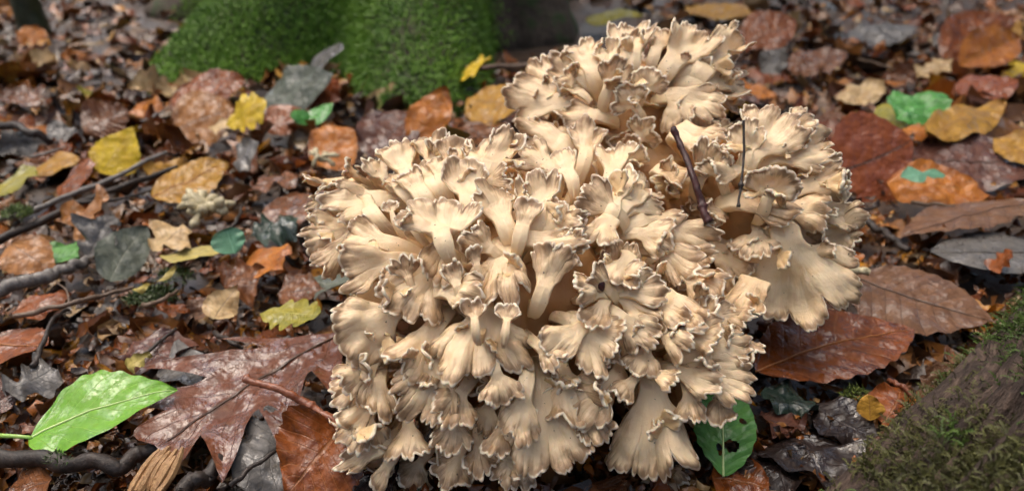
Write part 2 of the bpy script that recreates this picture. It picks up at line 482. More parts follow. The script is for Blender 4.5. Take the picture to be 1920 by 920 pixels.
def frond_mesh(rng, L, ha, lobes=3, cup=0.0, ruf=0.10, stem=0.42, th=0.0017, nT=70, nR=18, cren=1.0, cleft=1.0, trans=0.0, tail=None):
    t = np.linspace(-1, 1, nT)
    R = 1 - 0.30 * np.abs(t) ** 2.6
    # rounded lobes with clefts between them, each split again into smaller ones
    def lobe_set(nl, base, lo, hi):
        wd_ = rng.uniform(0.7, 1.4, nl)
        e_ = np.concatenate([[0], np.cumsum(wd_)])
        e_ = -1 + 2 * e_ / e_[-1]
        ii = np.clip(np.searchsorted(e_, t, side='right') - 1, 0, nl - 1)
        ff = (t - e_[ii]) / (e_[ii + 1] - e_[ii])
        return base + rng.uniform(lo, hi, nl)[ii] * np.clip(1 - np.abs(2 * ff - 1) ** 2.4, 0, 1) ** 0.6
    if lobes > 1:
        R = R * lobe_set(lobes, 1 - 0.26 * cleft, 0.16 * cleft, 0.32 * cleft)
        R = R * lobe_set(max(3, int(lobes * 2.6)), 0.93, 0.03, 0.10)
    R = R * (1 + 0.06 * np.interp(t, np.linspace(-1, 1, 7), rng.uniform(-1, 1, 7)))
    R = R / R.max() * L
    # knobbly margin
    arc = 2 * ha * L
    nb = max(4, int(arc / 0.0040))
    wd = rng.uniform(0.45, 1.6, nb)
    br = np.concatenate([[0], np.cumsum(wd)])
    br = -1 + 2 * br / br[-1]
    idx = np.clip(np.searchsorted(br, t, side='right') - 1, 0, nb - 1)
    f = (t - br[idx]) / (br[idx + 1] - br[idx])
    bump = np.sqrt(np.clip(1 - (2 * f - 1) ** 2, 0, 1))
    hh = rng.uniform(0.5, 1.7, nb) ** 1.3
    R = R + cren * 0.0021 * hh[idx] * (bump - 0.55)
    R = np.maximum(R, 0.25 * L)
    rim_s = np.array([0.84, 0.885, 0.92, 0.945, 0.965, 0.98, 0.992, 1.0])
    s = np.concatenate([np.linspace(0, 0.79, nR - 8), rim_s])
    S, T = np.meshgrid(s, t, indexing='ij')
    sm = np.clip(S / 0.55, 0, 1)
    sm = sm * sm * (3 - 2 * sm)
    PH = ha * T * (0.62 + 0.38 * sm)
    RR = R[None] * (0.0 + S)
    # keep knobs at the margin only
    Rs = 0.7 * L + (R[None] - 0.7 * L) * np.clip(S * 1.15 - 0.15, 0, 1) ** 1.5
    RR = Rs * S
    X = RR * np.sin(PH) + T * stem * 0.5 * L * (1 - S) ** 1.5
    Y = RR * np.cos(PH) + 0.0
    p = rng.uniform(0, 6.28, 6)
    k1, k2, k3 = rng.uniform(2.6, 4.5), rng.uniform(6, 9.5), rng.uniform(14, 22)
    Z = cup * L * S ** 2 + trans * X * X / L
    Z = Z + ruf * L * S ** 2 * (np.sin(k1 * T + p[0]) + 0.50 * S * np.sin(k2 * T + p[1]) + 0.10 * S ** 5 * np.sin(k3 * T + p[2]))
    Z = Z + 0.09 * L * S * (vnoise(X / L * 5 + p[3], Y / L * 4 + p[4], p[5]) - 0.5) * 2
    Z = Z + 0.022 * L * S * (vnoise(X / L * 13 + p[4], Y / L * 9, p[3]) - 0.5) * 2
    e = np.clip((S - 0.72) / 0.28, 0, 1)
    cl = np.interp(t, np.linspace(-1, 1, 6), rng.uniform(-1, 1, 6))
    Z = Z + 0.06 * L * e ** 2 * cl[None]
    P = np.stack([X, Y, Z], -1)
    wq = rng.uniform(0, 60, 3)
    for fr_, am_ in ((1.7, 0.13), (4.2, 0.055), (9.0, 0.026)):
        for ax3 in range(3):
            P[..., ax3] += am_ * L * np.clip(S * 1.3, 0, 1) * (vnoise(X / L * fr_ + wq[0] + 9 * ax3, Y / L * fr_ + wq[1], wq[2] + 5 * fr_) - 0.5) * (2.2 if ax3 == 2 else 1.2)
    if tail is not None:
        # stalk running back into the flesh
        q = np.linspace(1, 0.14, 7)[:, None]
        tv = np.asarray(tail, float)
        ln_ = np.linalg.norm(tv)
        path = 2 * q * (1 - q) * np.array([0, -0.5 * ln_, 0]) + q * q * tv
        row0 = P[0] - P[0].mean(0)
        st = path[:, None] + row0[None] * (1 - 0.55 * q[:, :, None])
        st[..., 2] += -0.5 * np.abs(row0[None, :, 0]) * 0.6
        P = np.concatenate([st, P], 0)
        S = np.concatenate([np.repeat(-0.05 * q, nT, 1), S], 0)
        T = np.concatenate([np.repeat(t[None], 7, 0), T], 0)
        RR = np.concatenate([np.full((7, nT), 0.1 * L), RR], 0)
    gs, gt = np.gradient(P, axis=0), np.gradient(P, axis=1)
    Nn = np.cross(gt, gs)
    Nn /= np.linalg.norm(Nn, axis=-1, keepdims=True) + 1e-12
    S0 = np.clip(S, 0, 1)
    hf = th * (1.15 - 0.45 * S0 + 2.6 * (1 - np.clip(S + 0.05, 0, 0.5) / 0.5) ** 2) * np.sqrt(np.clip(1 - S0 ** 14, 0, 1)) * np.sqrt(np.clip(1 - T ** 14, 0, 1))
    hf = hf + (0.15 + 0.4 * cren * bump[None]) * th * np.exp(-((S - 0.955) / 0.03) ** 2) * np.sqrt(np.clip(1 - T ** 14, 0, 1)) * (S < 0.9999)
    top = (P + Nn * hf[..., None]).reshape(-1, 3)
    bot = (P - Nn * hf[..., None]).reshape(-1, 3)
    n, m = S.shape
    Ft = grid_faces(n, m, 0, True)
    shared = (np.arange(n)[:, None] == n - 1) | (np.arange(m)[None] == 0) | (np.arange(m)[None] == m - 1)
    mp = np.arange(n * m).reshape(n, m).copy()
    own = ~shared
    mp[own] = n * m + np.arange(own.sum())
    Fb = mp.ravel()[grid_faces(n, m, 0, False)]
    V = np.vstack([top, bot.reshape(n, m, 3)[own]])
    dist = np.minimum((1 - S) * R[None], np.abs(1 - np.abs(T)) * ha * RR + 0.002 + 0.02 * np.clip(0.5 - S, 0, 1)) / 0.02
    dist = np.clip(dist, 0, 1)
    rb = rng.random()
    ct = np.stack([dist, np.ones_like(dist), np.full_like(dist, rb)], -1)
    ct[shared & (S < 0.99), 1] = 0.5
    cb = np.stack([dist, np.zeros_like(dist), np.full_like(dist, rb)], -1)
    C = np.vstack([ct.reshape(-1, 3), cb[own]])
    uvt = np.stack([T * ha * L, S * L], -1) + rng.uniform(0, 5, 2)
    U = np.vstack([uvt.reshape(-1, 2), uvt[own] + 3.3])
    return mesh('frond', V, [Ft, Fb], U, C)


FB = np.array([0.02, 0.38, 0.0])
fungus = empty('ruffled_fungus', FB)
tag(fungus, 'large cream and tan ruffled fungus growing from the leaf litter', 'fungus')
FBV = Matrix.Translation(Vector(-FB))

# flesh in the middle that carries the fronds
parts = []
for c, r in ELL:
    nu, nv_ = 40, 28
    th, ph = np.meshgrid(np.linspace(0, 2 * math.pi, nu), np.linspace(0.02, math.pi - 0.02, nv_))
    dirs = np.stack([np.cos(th) * np.sin(ph), np.sin(th) * np.sin(ph), np.cos(ph)], -1)
    k = (0.66 if r[0] > 0.05 else 0.45) + 0.40 * (fbm(dirs[..., 0] * 3 + c[0] * 50, dirs[..., 1] * 3, dirs[..., 2] * 3) - 0.5)
    V = c + dirs * r * k[..., None]
    parts.append((V.reshape(-1, 3), grid_faces(nv_, nu), np.array([1.0, 0.25, 0.0])))
# stout stem foot into the ground
for (x, y, r0, r1, z0, z1) in [(0.0, 0.37, 0.055, 0.06, -0.02, 0.06), (0.085, 0.36, 0.035, 0.04, -0.02, 0.06), (0.085, 0.48, 0.04, 0.05, -0.02, 0.11), (0.13, 0.42, 0.022, 0.035, -0.02, 0.09)]:
    P = spline([(x, y, z0), (x, y + 0.004, (z0 + z1) / 2), (x, y, z1)], 9)
    V, F = tube(P, np.linspace(r0, r1, 9), 22, 0.35, x * 100)
    parts.append((V, F, np.array([1.0, 0.25, 0.0])))
V, F, C = join(parts)
obj('core', mesh('core', V - FB, F, V[:, :2] * 0.3, C), FLESH, fungus)

# fronds read off the photograph: attach px, tip px, width px, facing (1 camera, 0 up), cup, lobes, base set-back (m)
FR = [
    # --- left side of the front cluster
    (728, 375, 606, 378, 88, .55, -.10, 3, .020), (750, 462, 637, 438, 66, .75, -.15, 2, .018), (760, 488, 640, 500, 82, .80, -.18, 2, .020),
    (700, 342, 573, 346, 52, .35, .05, 3, .015), (690, 352, 590, 375, 40, .35, -.1, 3, .015), (640, 420, 580, 440, 60, .7, -.2, 3, .012), (650, 440, 572, 468, 60, .7, -.2, 3, .012),
    (655, 450, 605, 508, 60, .8, -.2, 3, .010), (640, 400, 590, 405, 40, .5, -.1, 2, .012),
    # --- upright row on top of the front cluster
    (770, 340, 738, 272, 56, .9, .1, 2, .004), (730, 345, 700, 300, 36, .9, .1, 2, .006), (700, 335, 676, 305, 28, .9, .1, 2, .006), (670, 330, 640, 312, 30, .7, .1, 2, .006),
    (812, 318, 808, 262, 54, .9, .12, 2, .004), (850, 325, 850, 268, 50, .95, .15, 1, .004), (876, 372, 874, 318, 66, .95, .2, 1, .004), (905, 335, 958, 250, 56, .8, .1, 2, .004),
    (795, 370, 762, 326, 42, .9, .15, 2, .004), (815, 350, 796, 312, 30, .9, .1, 1, .004), (780, 300, 765, 272, 30, .8, .1, 2, .003), (890, 310, 900, 268, 40, .8, .1, 2, .003),
    (915, 345, 955, 330, 46, .7, -.1, 2, .010), (840, 300, 835, 262, 36, .8, .1, 2, .003), (760, 360, 735, 330, 34, .8, .1, 2, .004), (830, 345, 825, 305, 36, .9, .1, 1, .004),
    (700, 405, 678, 370, 22, .9, .1, 1, .004), (735, 400, 731, 378, 24, .9, .1, 1, .004),
    # --- middle of the front cluster
    (828, 440, 816, 378, 140, .92, .12, 4, -.004), (858, 440, 832, 508, 104, .85, -.16, 3, .014), (920, 468, 872, 432, 50, .75, 0, 2, .008), (945, 452, 944, 566, 120, .85, -.16, 4, .016),
    (960, 448, 1096, 456, 62, .55, -.05, 3, .012), (958, 447, 912, 342, 70, .85, .10, 3, .004), (974, 447, 992, 378, 36, .9, .1, 1, .002), (1008, 430, 1006, 325, 58, .85, .1, 3, .006),
    (1025, 430, 1090, 388, 96, .7, .0, 4, .010), (1020, 540, 1047, 456, 70, .97, -.05, 2, .004), (808, 508, 742, 572, 118, .8, -.18, 4, .016), (822, 546, 892, 552, 60, .7, -.1, 3, .012),
    (860, 545, 842, 490, 34, .9, .1, 2, .004), (895, 500, 885, 460, 26, .9, .1, 1, .004), (890, 600, 888, 562, 34, .9, .1, 2, -.006), (950, 605, 955, 570, 34, .9, .1, 2, -.006),
    (1040, 420, 1075, 430, 50, .6, -.1, 2, .01), (1070, 470, 1095, 440, 40, .7, 0, 2, .006), (775, 430, 752, 400, 26, .9, .1, 2, .004), (765, 520, 752, 480, 40, .9, .1, 2, .006),
    # --- lower front
    (738, 582, 640, 655, 120, .93, -.12, 1, .014), (818, 608, 764, 708, 96, .88, -.14, 3, .018), (902, 590, 912, 712, 215, .80, -.18, 5, .018), (1096, 612, 1036, 650, 62, .8, -.15, 2, .010),
    (1096, 612, 1164, 640, 66, .8, -.15, 2, .010), (1096, 622, 1120, 702, 58, .85, -.15, 3, .010), (832, 672, 772, 788, 124, .92, -.10, 4, .016), (866, 736, 828, 788, 84, .85, -.14, 3, .012),
    (700, 678, 646, 736, 66, .8, -.15, 3, .012), (680, 720, 626, 756, 56, .8, -.15, 3, .012), (712, 712, 712, 786, 54, .85, -.15, 3, .012), (690, 785, 672, 842, 84, .8, -.15, 3, .012),
    (735, 828, 630, 876, 40, .6, -.1, 3, .010), (738, 855, 698, 917, 26, .8, -.1, 1, .006), (700, 760, 640, 800, 46, .8, -.15, 2, .012),
    (766, 795, 764, 860, 56, .85, -.1, 3, .012), (850, 785, 842, 845, 54, .85, -.1, 3, .010), (788, 868, 756, 912, 66, .8, -.1, 3, .008), (858, 862, 838, 915, 78, .8, -.1, 3, .008), (898, 838, 902, 890, 52, .8, -.1, 3, .010),
    (1015, 742, 1036, 888, 190, .92, -.10, 5, .016), (985, 730, 968, 830, 62, .85, -.15, 3, .008), (1096, 760, 1128, 826, 50, .85, -.1, 3, .010), (965, 856, 972, 922, 84, .85, -.1, 4, .006),
    (940, 800, 926, 850, 40, .85, -.1, 2, .010), (1060, 708, 1100, 785, 116, .85, -.15, 4, .014), (1010, 650, 1044, 682, 40, .8, -.1, 2, .010), (930, 700, 950, 760, 60, .7, -.1, 3, .006),
    (800, 905, 790, 945, 60, .8, -.1, 3, .006), (890, 910, 900, 950, 60, .8, -.1, 3, .006),
    # --- right of the front cluster
    (1150, 395, 1090, 350, 60, .7, .1, 3, .006), (1150, 395, 1150, 330, 60, .9, .1, 2, .004), (1160, 400, 1230, 375, 56, .6, 0, 3, .008), (1150, 405, 1120, 445, 50, .8, -.1, 2, .010), (1150, 400, 1210, 340, 40, .7, 0, 2, .006),
    (1180, 420, 1275, 405, 60, .55, -.08, 3, .012), (1200, 440, 1262, 445, 70, .75, -.15, 3, .012), (1240, 420, 1340, 460, 70, .75, -.15, 4, .014), (1230, 470, 1300, 500, 70, .75, -.15, 3, .014),
    (1142, 545, 1104, 512, 46, .8, 0, 2, .006), (1146, 542, 1222, 512, 52, .7, 0, 3, .008), (1150, 548, 1250, 548, 46, .6, 0, 2, .010), (1158, 552, 1232, 590, 56, .8, -.15, 3, .012),
    (1140, 552, 1080, 535, 50, .75, -.1, 2, .010), (1250, 552, 1295, 602, 66, .85, -.18, 3, .012), (1226, 565, 1276, 606, 50, .85, -.18, 3, .010), (1138, 560, 1110, 600, 50, .8, -.15, 3, .012),
    (1290, 515, 1346, 543, 64, .85, -.15, 3, .012), (1170, 600, 1230, 645, 70, .8, -.15, 3, .006), (1180, 480, 1160, 530, 70, .9, -.05, 3, .010), (1270, 480, 1330, 490, 50, .7, -.1, 3, .012),
    # --- lower right cluster
    (1280, 632, 1350, 622, 60, .75, -.1, 3, .010), (1310, 660, 1405, 638, 66, .75, -.12, 4, .012), (1270, 698, 1345, 722, 56, .75, -.12, 4, .012), (1310, 690, 1410, 726, 66, .75, -.15, 4, .012),
    (1215, 700, 1268, 715, 40, .7, -.1, 3, .008), (1290, 600, 1400, 592, 60, .7, -.1, 4, .016), (1340, 580, 1412, 600, 40, .7, -.1, 3, .020), (1224, 728, 1226, 892, 122, .94, -.08, 3, .012),
    (1150, 716, 1078, 778, 90, .85, -.15, 4, .012), (1190, 710, 1158, 742, 40, .8, -.1, 3, .006), (1290, 740, 1297, 790, 48, .85, -.1, 3, .010), (1350, 745, 1352, 795, 50, .85, -.1, 2, .012),
    (1240, 880, 1260, 922, 76, .8, -.1, 3, .010), (1210, 660, 1200, 700, 60, .85, -.1, 3, .008), (1370, 620, 1412, 672, 44, .85, -.1, 3, .022), (1240, 620, 1300, 640, 60, .7, -.1, 3, .008),
    # --- right cluster
    (1476, 452, 1500, 614, 235, .90, -.10, 5, .006), (1418, 462, 1614, 400, 70, .55, -.06, 4, .016), (1508, 352, 1596, 322, 74, .75, .0, 3, .016), (1412, 305, 1568, 266, 84, .5, -.06, 5, .018),
    (1412, 290, 1472, 206, 104, .85, .08, 4, .010), (1440, 372, 1462, 308, 116, .97, .10, 1, .004), (1335, 372, 1506, 384, 52, .30, -.05, 4, .014), (1350, 400, 1340, 392, 40, .7, -.1, 2, .010),
    (1560, 436, 1590, 472, 52, .8, -.1, 3, .014), (1420, 440, 1420, 480, 90, .7, -.1, 3, .014), (1340, 470, 1412, 505, 80, .7, -.1, 3, .016), 
    (1400, 290, 1400, 225, 60, .85, .05, 3, .008), (1350, 330, 1336, 285, 50, .85, .05, 3, .008), (1480, 390, 1560, 395, 70, .6, -.06, 3, .014), (1530, 400, 1612, 398, 66, .7, -.06, 4, .014),
    (1420, 520, 1400, 560, 60, .8, -.1, 3, .014), (1330, 310, 1362, 290, 50, .7, 0, 3, .01), (1470, 250, 1530, 232, 60, .6, 0, 3, .014), (1390, 320, 1330, 318, 44, .4, 0, 3, .01),
    # --- back cluster
    (1056, 196, 955, 188, 80, .6, .02, 3, .012), (1030, 165, 998, 126, 54, .75, .1, 3, .010), (1075, 160, 1040, 148, 48, .6, 0, 3, .010), (1110, 160, 1036, 104, 52, .7, .05, 3, .010),
    (1116, 160, 1094, 66, 58, .85, .1, 3, .006), (1186, 130, 1186, 40, 70, .9, .1, 4, .004), (1150, 128, 1130, 78, 40, .85, .1, 2, .005), (1166, 118, 1200, 64, 44, .85, .1, 3, .004),
    (1244, 140, 1312, 50, 84, .85, .1, 4, .006), (1284, 156, 1398, 54, 48, .6, 0, 4, .010), (1288, 154, 1394, 120, 88, .6, -.06, 4, .012), (1272, 178, 1405, 155, 54, .4, 0, 4, .012),
    (1264, 180, 1364, 190, 74, .6, -.08, 4, .012), (1262, 186, 1285, 228, 60, .85, -.12, 3, .012), (1084, 292, 974, 222, 42, .7, 0, 2, .008), (1098, 302, 1104, 236, 56, .9, .1, 3, .004),
    (1148, 338, 1152, 276, 62, .95, .1, 2, .000), (1132, 220, 1044, 208, 52, .6, -.05, 3, .010), (1250, 240, 1345, 262, 60, .6, -.1, 4, .012), (1314, 330, 1350, 268, 56, .85, .1, 3, .004),
    (1225, 110, 1240, 60, 44, .85, .1, 3, .005), (1210, 170, 1230, 130, 60, .9, .1, 2, .004), (1140, 170, 1165, 110, 50, .9, .1, 3, .004), (1190, 200, 1160, 160, 60, .9, .1, 3, .004),
    (1060, 250, 990, 242, 44, .5, -.05, 3, .010), (1200, 260, 1225, 225, 60, .85, .1, 3, .006), (1180, 300, 1205, 260, 46, .9, .1, 2, .004), (1070, 330, 1040, 290, 50, .8, .1, 3, .008),
    (1290, 130, 1345, 85, 60, .7, .0, 3, .010), (1330, 180, 1400, 180, 50, .6, -.1, 3, .016), (1220, 310, 1310, 330, 46, .4, 0, 4, .010), (1040, 320, 980, 280, 50, .7, 0, 3, .012),
    (1010, 360, 1035, 330, 40, .8, .1, 2, .006), (1240, 350, 1275, 320, 50, .7, .1, 3, .006), (1180, 360, 1225, 345, 50, .7, 0, 3, .006),
]
rf = np.random.default_rng(21)
HERO = []
UP = np.array([0, 0, 1.0])
for (ax, ay, tx, ty, W, face, cup, lobes, back) in FR:
    da, dt = proxy_depth(ax, ay), proxy_depth(tx, ty)
    dt = min(dt, da + (0.004 if ty > ay else 0.03))
    A = at(ax, ay, min(da, dt + 0.03) + back)
    T = at(tx, ty, dt - 0.003)
    D = T - A
    L = np.linalg.norm(D)
    wid = (1.5 if W < 70 else 1.35 if W < 130 else 1.15) * W * dt / FPX
    if L > 0.95 * wid:
        L2 = max(0.95 * wid, 0.72 * L)
        A = T - D * (L2 / L)
        D = T - A
        L = L2
    ha = float(np.clip(math.asin(min(0.97, wid * 0.5 / (0.86 * L))) * 1.10, 0.35, 1.5))
    tocam = unit(np.array([0, 0, H]) - A)
    N = face * tocam + (1 - face) * UP
    up = ty < ay - 0.35 * abs(tx - ax)
    px = W * 1.4 + 30
    M = frame(A, D, N)
    best = min(ELL, key=lambda e: (((A - e[0]) / e[1]) ** 2).sum())
    tgt = best[0] + (A - best[0]) * 0.45 + np.array([0, 0.012, -0.012])
    tv_ = tgt - A
    tgt = A + tv_ * min(1.0, 0.04 / np.linalg.norm(tv_))
    tl = np.array(M.inverted() @ Vector(tgt))
    me = frond_mesh(rf, L * 1.03, ha, lobes, cup, tail=tl, ruf=rf.uniform(0.05, 0.12) * (0.5 if lobes == 1 or W > 130 else 1), stem=0.44 if ha < 0.6 else 0.34,
                    th=float(np.clip(0.0006 + 0.01 * wid, 0.0007, 0.0011)), nT=int(np.clip(px * 0.55, 34, 130)), nR=20, cren=0.55 if lobes == 1 else 1.0)
    fo = obj('frond', me, FLESH, fungus, FBV @ M)
    HERO.append((fo, me, L, wid))

# smaller fronds filling between them: shared shapes
VAR = [frond_mesh(rf, 0.03, rf.uniform(0.6, 1.1), int(rf.integers(2, 5)), cup=rf.uniform(-.15, .15), ruf=rf.uniform(.08, .16), th=0.0009, nT=64, nR=18, tail=(0, -.016, -.006)) for _ in range(16)]
SMALL = [frond_mesh(rf, 0.011, rf.uniform(0.45, 0.9), int(rf.integers(1, 4)), cup=rf.uniform(-.1, .2), ruf=rf.uniform(.06, .14), th=0.0009, nT=30, nR=15, cren=0.7, tail=(0, -.003, 0)) for _ in range(10)]
for fo, me, L, wid in HERO:
    if wid < 0.022:
        continue
    nvt = len(me.vertices)
    for _ in range(int(rf.integers(0, 3)) + (wid > 0.035)):
        v = me.vertices[int(rf.integers(int(nvt * 0.18), int(nvt * 0.36)))]
        nn = np.array(v.normal) * (1 if v.normal[2] > 0 else -1)
        Dv = nn * rf.uniform(.5, 1.0) + np.array([rf.normal() * .5, rf.uniform(-.2, .8), 0])
        sc_ = rf.uniform(.55, 1.2)
        obj('lobule', SMALL[int(rf.integers(len(SMALL)))], FLESH, fo, frame(np.array(v.co) - unit(Dv) * .0015, Dv, rf.normal(size=3)) @ Matrix.Diagonal((sc_, sc_, sc_, 1)))
OUTL = [(572, 345), (600, 310), (700, 290), (740, 262), (860, 258), (960, 245), (965, 215), (950, 185), (1000, 125), (1040, 90), (1100, 65), (1180, 40), (1240, 60), (1310, 48),
        (1395, 55), (1400, 110), (1405, 160), (1390, 205), (1480, 205), (1570, 260), (1595, 330), (1610, 400), (1580, 470), (1560, 520), (1420, 540), (1410, 650), (1400, 730), (1350, 780), (1280, 800),
        (1280, 890), (1260, 960), (700, 960), (645, 880), (635, 790), (655, 690), (640, 650), (645, 560), (605, 500), (575, 460)]


def in_outline(P):
    """keeps the small fronds within the cluster's own three lobes"""
    q = P - np.array([0, 0, H])
    dep = q[1] * CP - q[2] * SP
    x, y = 960 + FPX * q[0] / dep, 460 - FPX * (q[1] * SP + q[2] * CP) / dep
    c = False
    for (xa, ya), (xb, yb) in zip(OUTL, OUTL[1:] + OUTL[:1]):
        if (ya > y) != (yb > y) and x < (xb - xa) * (y - ya) / (yb - ya) + xa:
            c = not c
    return c


for (c, r), cnt in zip(ELL, (120, 70, 44, 26, 20)):
    k = 0
    while k < cnt:
        d = unit(rf.normal(size=3))
        if d[1] > 0.55 or d[2] < -0.75:
            continue
        k += 1
        P = c + d * r
        inside = any((((P - c2) / r2) ** 2).sum() < 0.6 for c2, r2 in ELL if c2 is not c)
        if inside or P[2] < 0.004:
            continue
        nrm = unit(d / r)
        D = unit(nrm + rf.normal(size=3) * 0.35 + np.array([0, 0, 0.25 if d[2] > 0.2 else -0.25]))
        s = rf.uniform(0.55, 1.05) if k % 2 else rf.uniform(0.32, 0.6)
        base = P - D * (0.03 * s * rf.uniform(1.15, 1.5) + rf.uniform(0.002, 0.010))
        if not in_outline(P):
            continue
        N = UP * 0.7 + unit(np.array([0, 0, H]) - P) * 0.6 + rf.normal(size=3) * 0.3
        M = FBV @ frame(base, D, N) @ Matrix.Diagonal((s, s, s, 1))
        obj('small_frond', VAR[int(rf.integers(len(VAR)))], FLESH, fungus, M)

# ------------------------------------------------------------------ leaves
def leaf_mesh(kind, L, W, rng, bend=0.0, cross=0.0, fold=0.0, corr=0.0, crumple=0.004, nv=9, nu=44, nw=19, holes=()):
    """leaf in local axes: y along from base (0) to tip (L), x across, z up"""
    u = np.linspace(0, 1, nu)
    v = np.linspace(-1, 1, nw)
    if kind == 'beech':
        hw = np.sin(math.pi * u ** 0.88) ** 0.80
        hw = hw * (1 + 0.025 * np.sin(u * nv * 2 * math.pi))
    elif kind == 'ovate':
        hw = np.sin(math.pi * u ** 0.72) ** 0.9 * (1 - 0.25 * u ** 3)
        hw = hw * (1 + 0.03 * np.sin(u * nv * 2 * math.pi) + 0.05 * np.interp(u, np.linspace(0, 1, 6), rng.uniform(-1, 1, 6)))
    elif kind == 'oak':
        env = np.sin(math.pi * u ** 0.8) ** 0.6
        saw = (u * 3.6 + 0.15) % 1.0
        hw = env * (0.40 + 0.75 * np.where(saw < 0.75, saw / 0.75, (1 - saw) / 0.25) ** 1.4)
    elif kind == 'lobed':
        env = np.sin(math.pi * u ** 1.25) ** 0.7
        hw = env * (0.62 + 0.38 * np.abs(np.sin(u * 4.5 * math.pi)))
    elif kind == 'round':
        hw = np.sqrt(np.clip(1 - (2 * u - 1) ** 2, 0, 1))
    else:                                             # torn piece
        hw = np.sin(math.pi * np.clip(u, 0.02, 0.98)) ** 0.5 * (0.75 + 0.5 * np.interp(u, np.linspace(0, 1, 8), rng.uniform(-1, 1, 8)))
    hw = np.maximum(hw, 0.012) * W * 0.5
    asym = 1 + 0.12 * rng.uniform(-1, 1)
    Uu, Vv = np.meshgrid(u, v, indexing='ij')
    edge = np.ones_like(Vv)
    if kind == 'torn':
        edge = 1 + 0.25 * (vnoise(Uu * 9, np.sign(Vv) * 3 + 5, rng.uniform(0, 50)) - 0.5) * np.abs(Vv) ** 3
    x = Vv * hw[:, None] * np.where(Vv > 0, asym, 2 - asym) * edge
    # side veins sweep forward
    y = Uu * L
    if kind == 'oak':
        y = y + np.abs(Vv) ** 1.3 * hw[:, None] * 0.55
    y = y + x * 0.10 * rng.uniform(-1, 1)
    x = x + 0.05 * L * rng.uniform(-1, 1) * np.sin(Uu * math.pi)
    ph = (Uu - np.abs(Vv) * 0.19) * nv
    tri = np.abs((ph % 1) - 0.5) * 2
    q = rng.uniform(0, 50, 3)
    z = corr * tri * np.abs(Vv) ** 0.5 * np.sin(math.pi * np.clip(Uu, 0, 1)) ** 0.5
    z = z + fold * np.abs(x) + cross * x * x / (W * 0.5) + bend * L * (Uu - 0.5) ** 2
    z = z + crumple * 2 * (fbm(x * 55 + q[0], y * 55 + q[1], q[2]) - 0.5) + crumple * 2.2 * np.abs(Vv) ** 2 * (vnoise(Uu * 6 + q[1], np.sign(Vv) * 4, q[0]) - 0.5)
    V = np.stack([x, y, z], -1).reshape(-1, 3)
    F = grid_faces(nu, nw)
    if holes:
        cu = (Uu[:-1, :-1] + Uu[1:, 1:]).ravel() / 2
        cv = (Vv[:-1, :-1] + Vv[1:, 1:]).ravel() / 2
        keep = np.ones(len(F), bool)
        for (hu, hv, ru, rv) in holes:
            keep &= ((cu - hu) / ru) ** 2 + ((cv - hv) / rv) ** 2 > 1 + 0.6 * (vnoise(cu * 40, cv * 12) - 0.5)
        F = F[keep]
    return mesh('leaf', V, F, np.stack([Uu, Vv], -1).reshape(-1, 2))


for nm, ca, cb in (('pale_green_rib', (.62, .76, .34), (.52, .68, .26)), ('brown_rib', (.09, .05, .03), (.06, .035, .022)), ('rust_rib', (.46, .20, .075), (.36, .14, .05)), ('grey_rib', (.07, .06, .05), (.05, .04, .035))):
    bark_material(nm, ca, cb, 300, coat=.3, rough=.35, bd=.0001)
RIB = {'green': 'pale_green_rib', 'midgreen': 'pale_green_rib', 'beech': 'brown_rib', 'oak': 'brown_rib', 'rust': 'rust_rib', 'redbrown': 'brown_rib', 'grey': 'grey_rib', 'purple': 'brown_rib', 'tan': 'brown_rib', 'orange': 'rust_rib', 'ochre': 'rust_rib'}


def leaf(mat, kind, b, t, Wcm, roll, label, name=None, group=None, stalk=None, rib=False, **kw):
    """b, t: (px, py, z) of base and tip"""
    A, T = on(*b), on(*t)
    D = T - A
    L = float(np.linalg.norm(D))
    N = UP - unit(D) * np.dot(UP, unit(D))
    N = unit(N)
    X = np.cross(unit(D), N)
    a = math.radians(roll)
    N = N * math.cos(a) + X * math.sin(a)
    me = leaf_mesh(kind, L, Wcm / 100.0, LR, **kw)
    M = frame(A, D, N)
    o = obj(name or 'leaf', me, LM[mat], None, M)
    tag(o, label, 'leaf', group)
    if rib:
        co = np.empty(len(me.vertices) * 3, np.float32)
        me.vertices.foreach_get('co', co)
        nw_ = kw.get('nw', 19)
        line = co.reshape(-1, nw_, 3)[:, nw_ // 2][:-2].astype(float)
        line[:, 2] += 0.0002
        V, F = tube(line, np.linspace(0.00065, 0.0002, len(line)), 6)
        obj('midrib', mesh('midrib', V, F, np.zeros((len(V), 2))), bpy.data.materials[RIB[mat]], o)
    if stalk:
        sp = [np.array(M.inverted() @ Vector(on(*s))) for s in stalk]
        # starts on the leaf's own base
        P = spline([np.array([0, L * 0.02, float(kw.get('bend', 0)) * L * 0.23])] + sp, 10)
        V, F = tube(P, np.linspace(0.0010, 0.0013, 10), 6)
        obj('stalk', mesh('stalk', V, F, V[:, :2]), LM[mat if mat in ('green', 'ochre', 'straw') else 'tan'], o)
    return o


LR = np.random.default_rng(5)
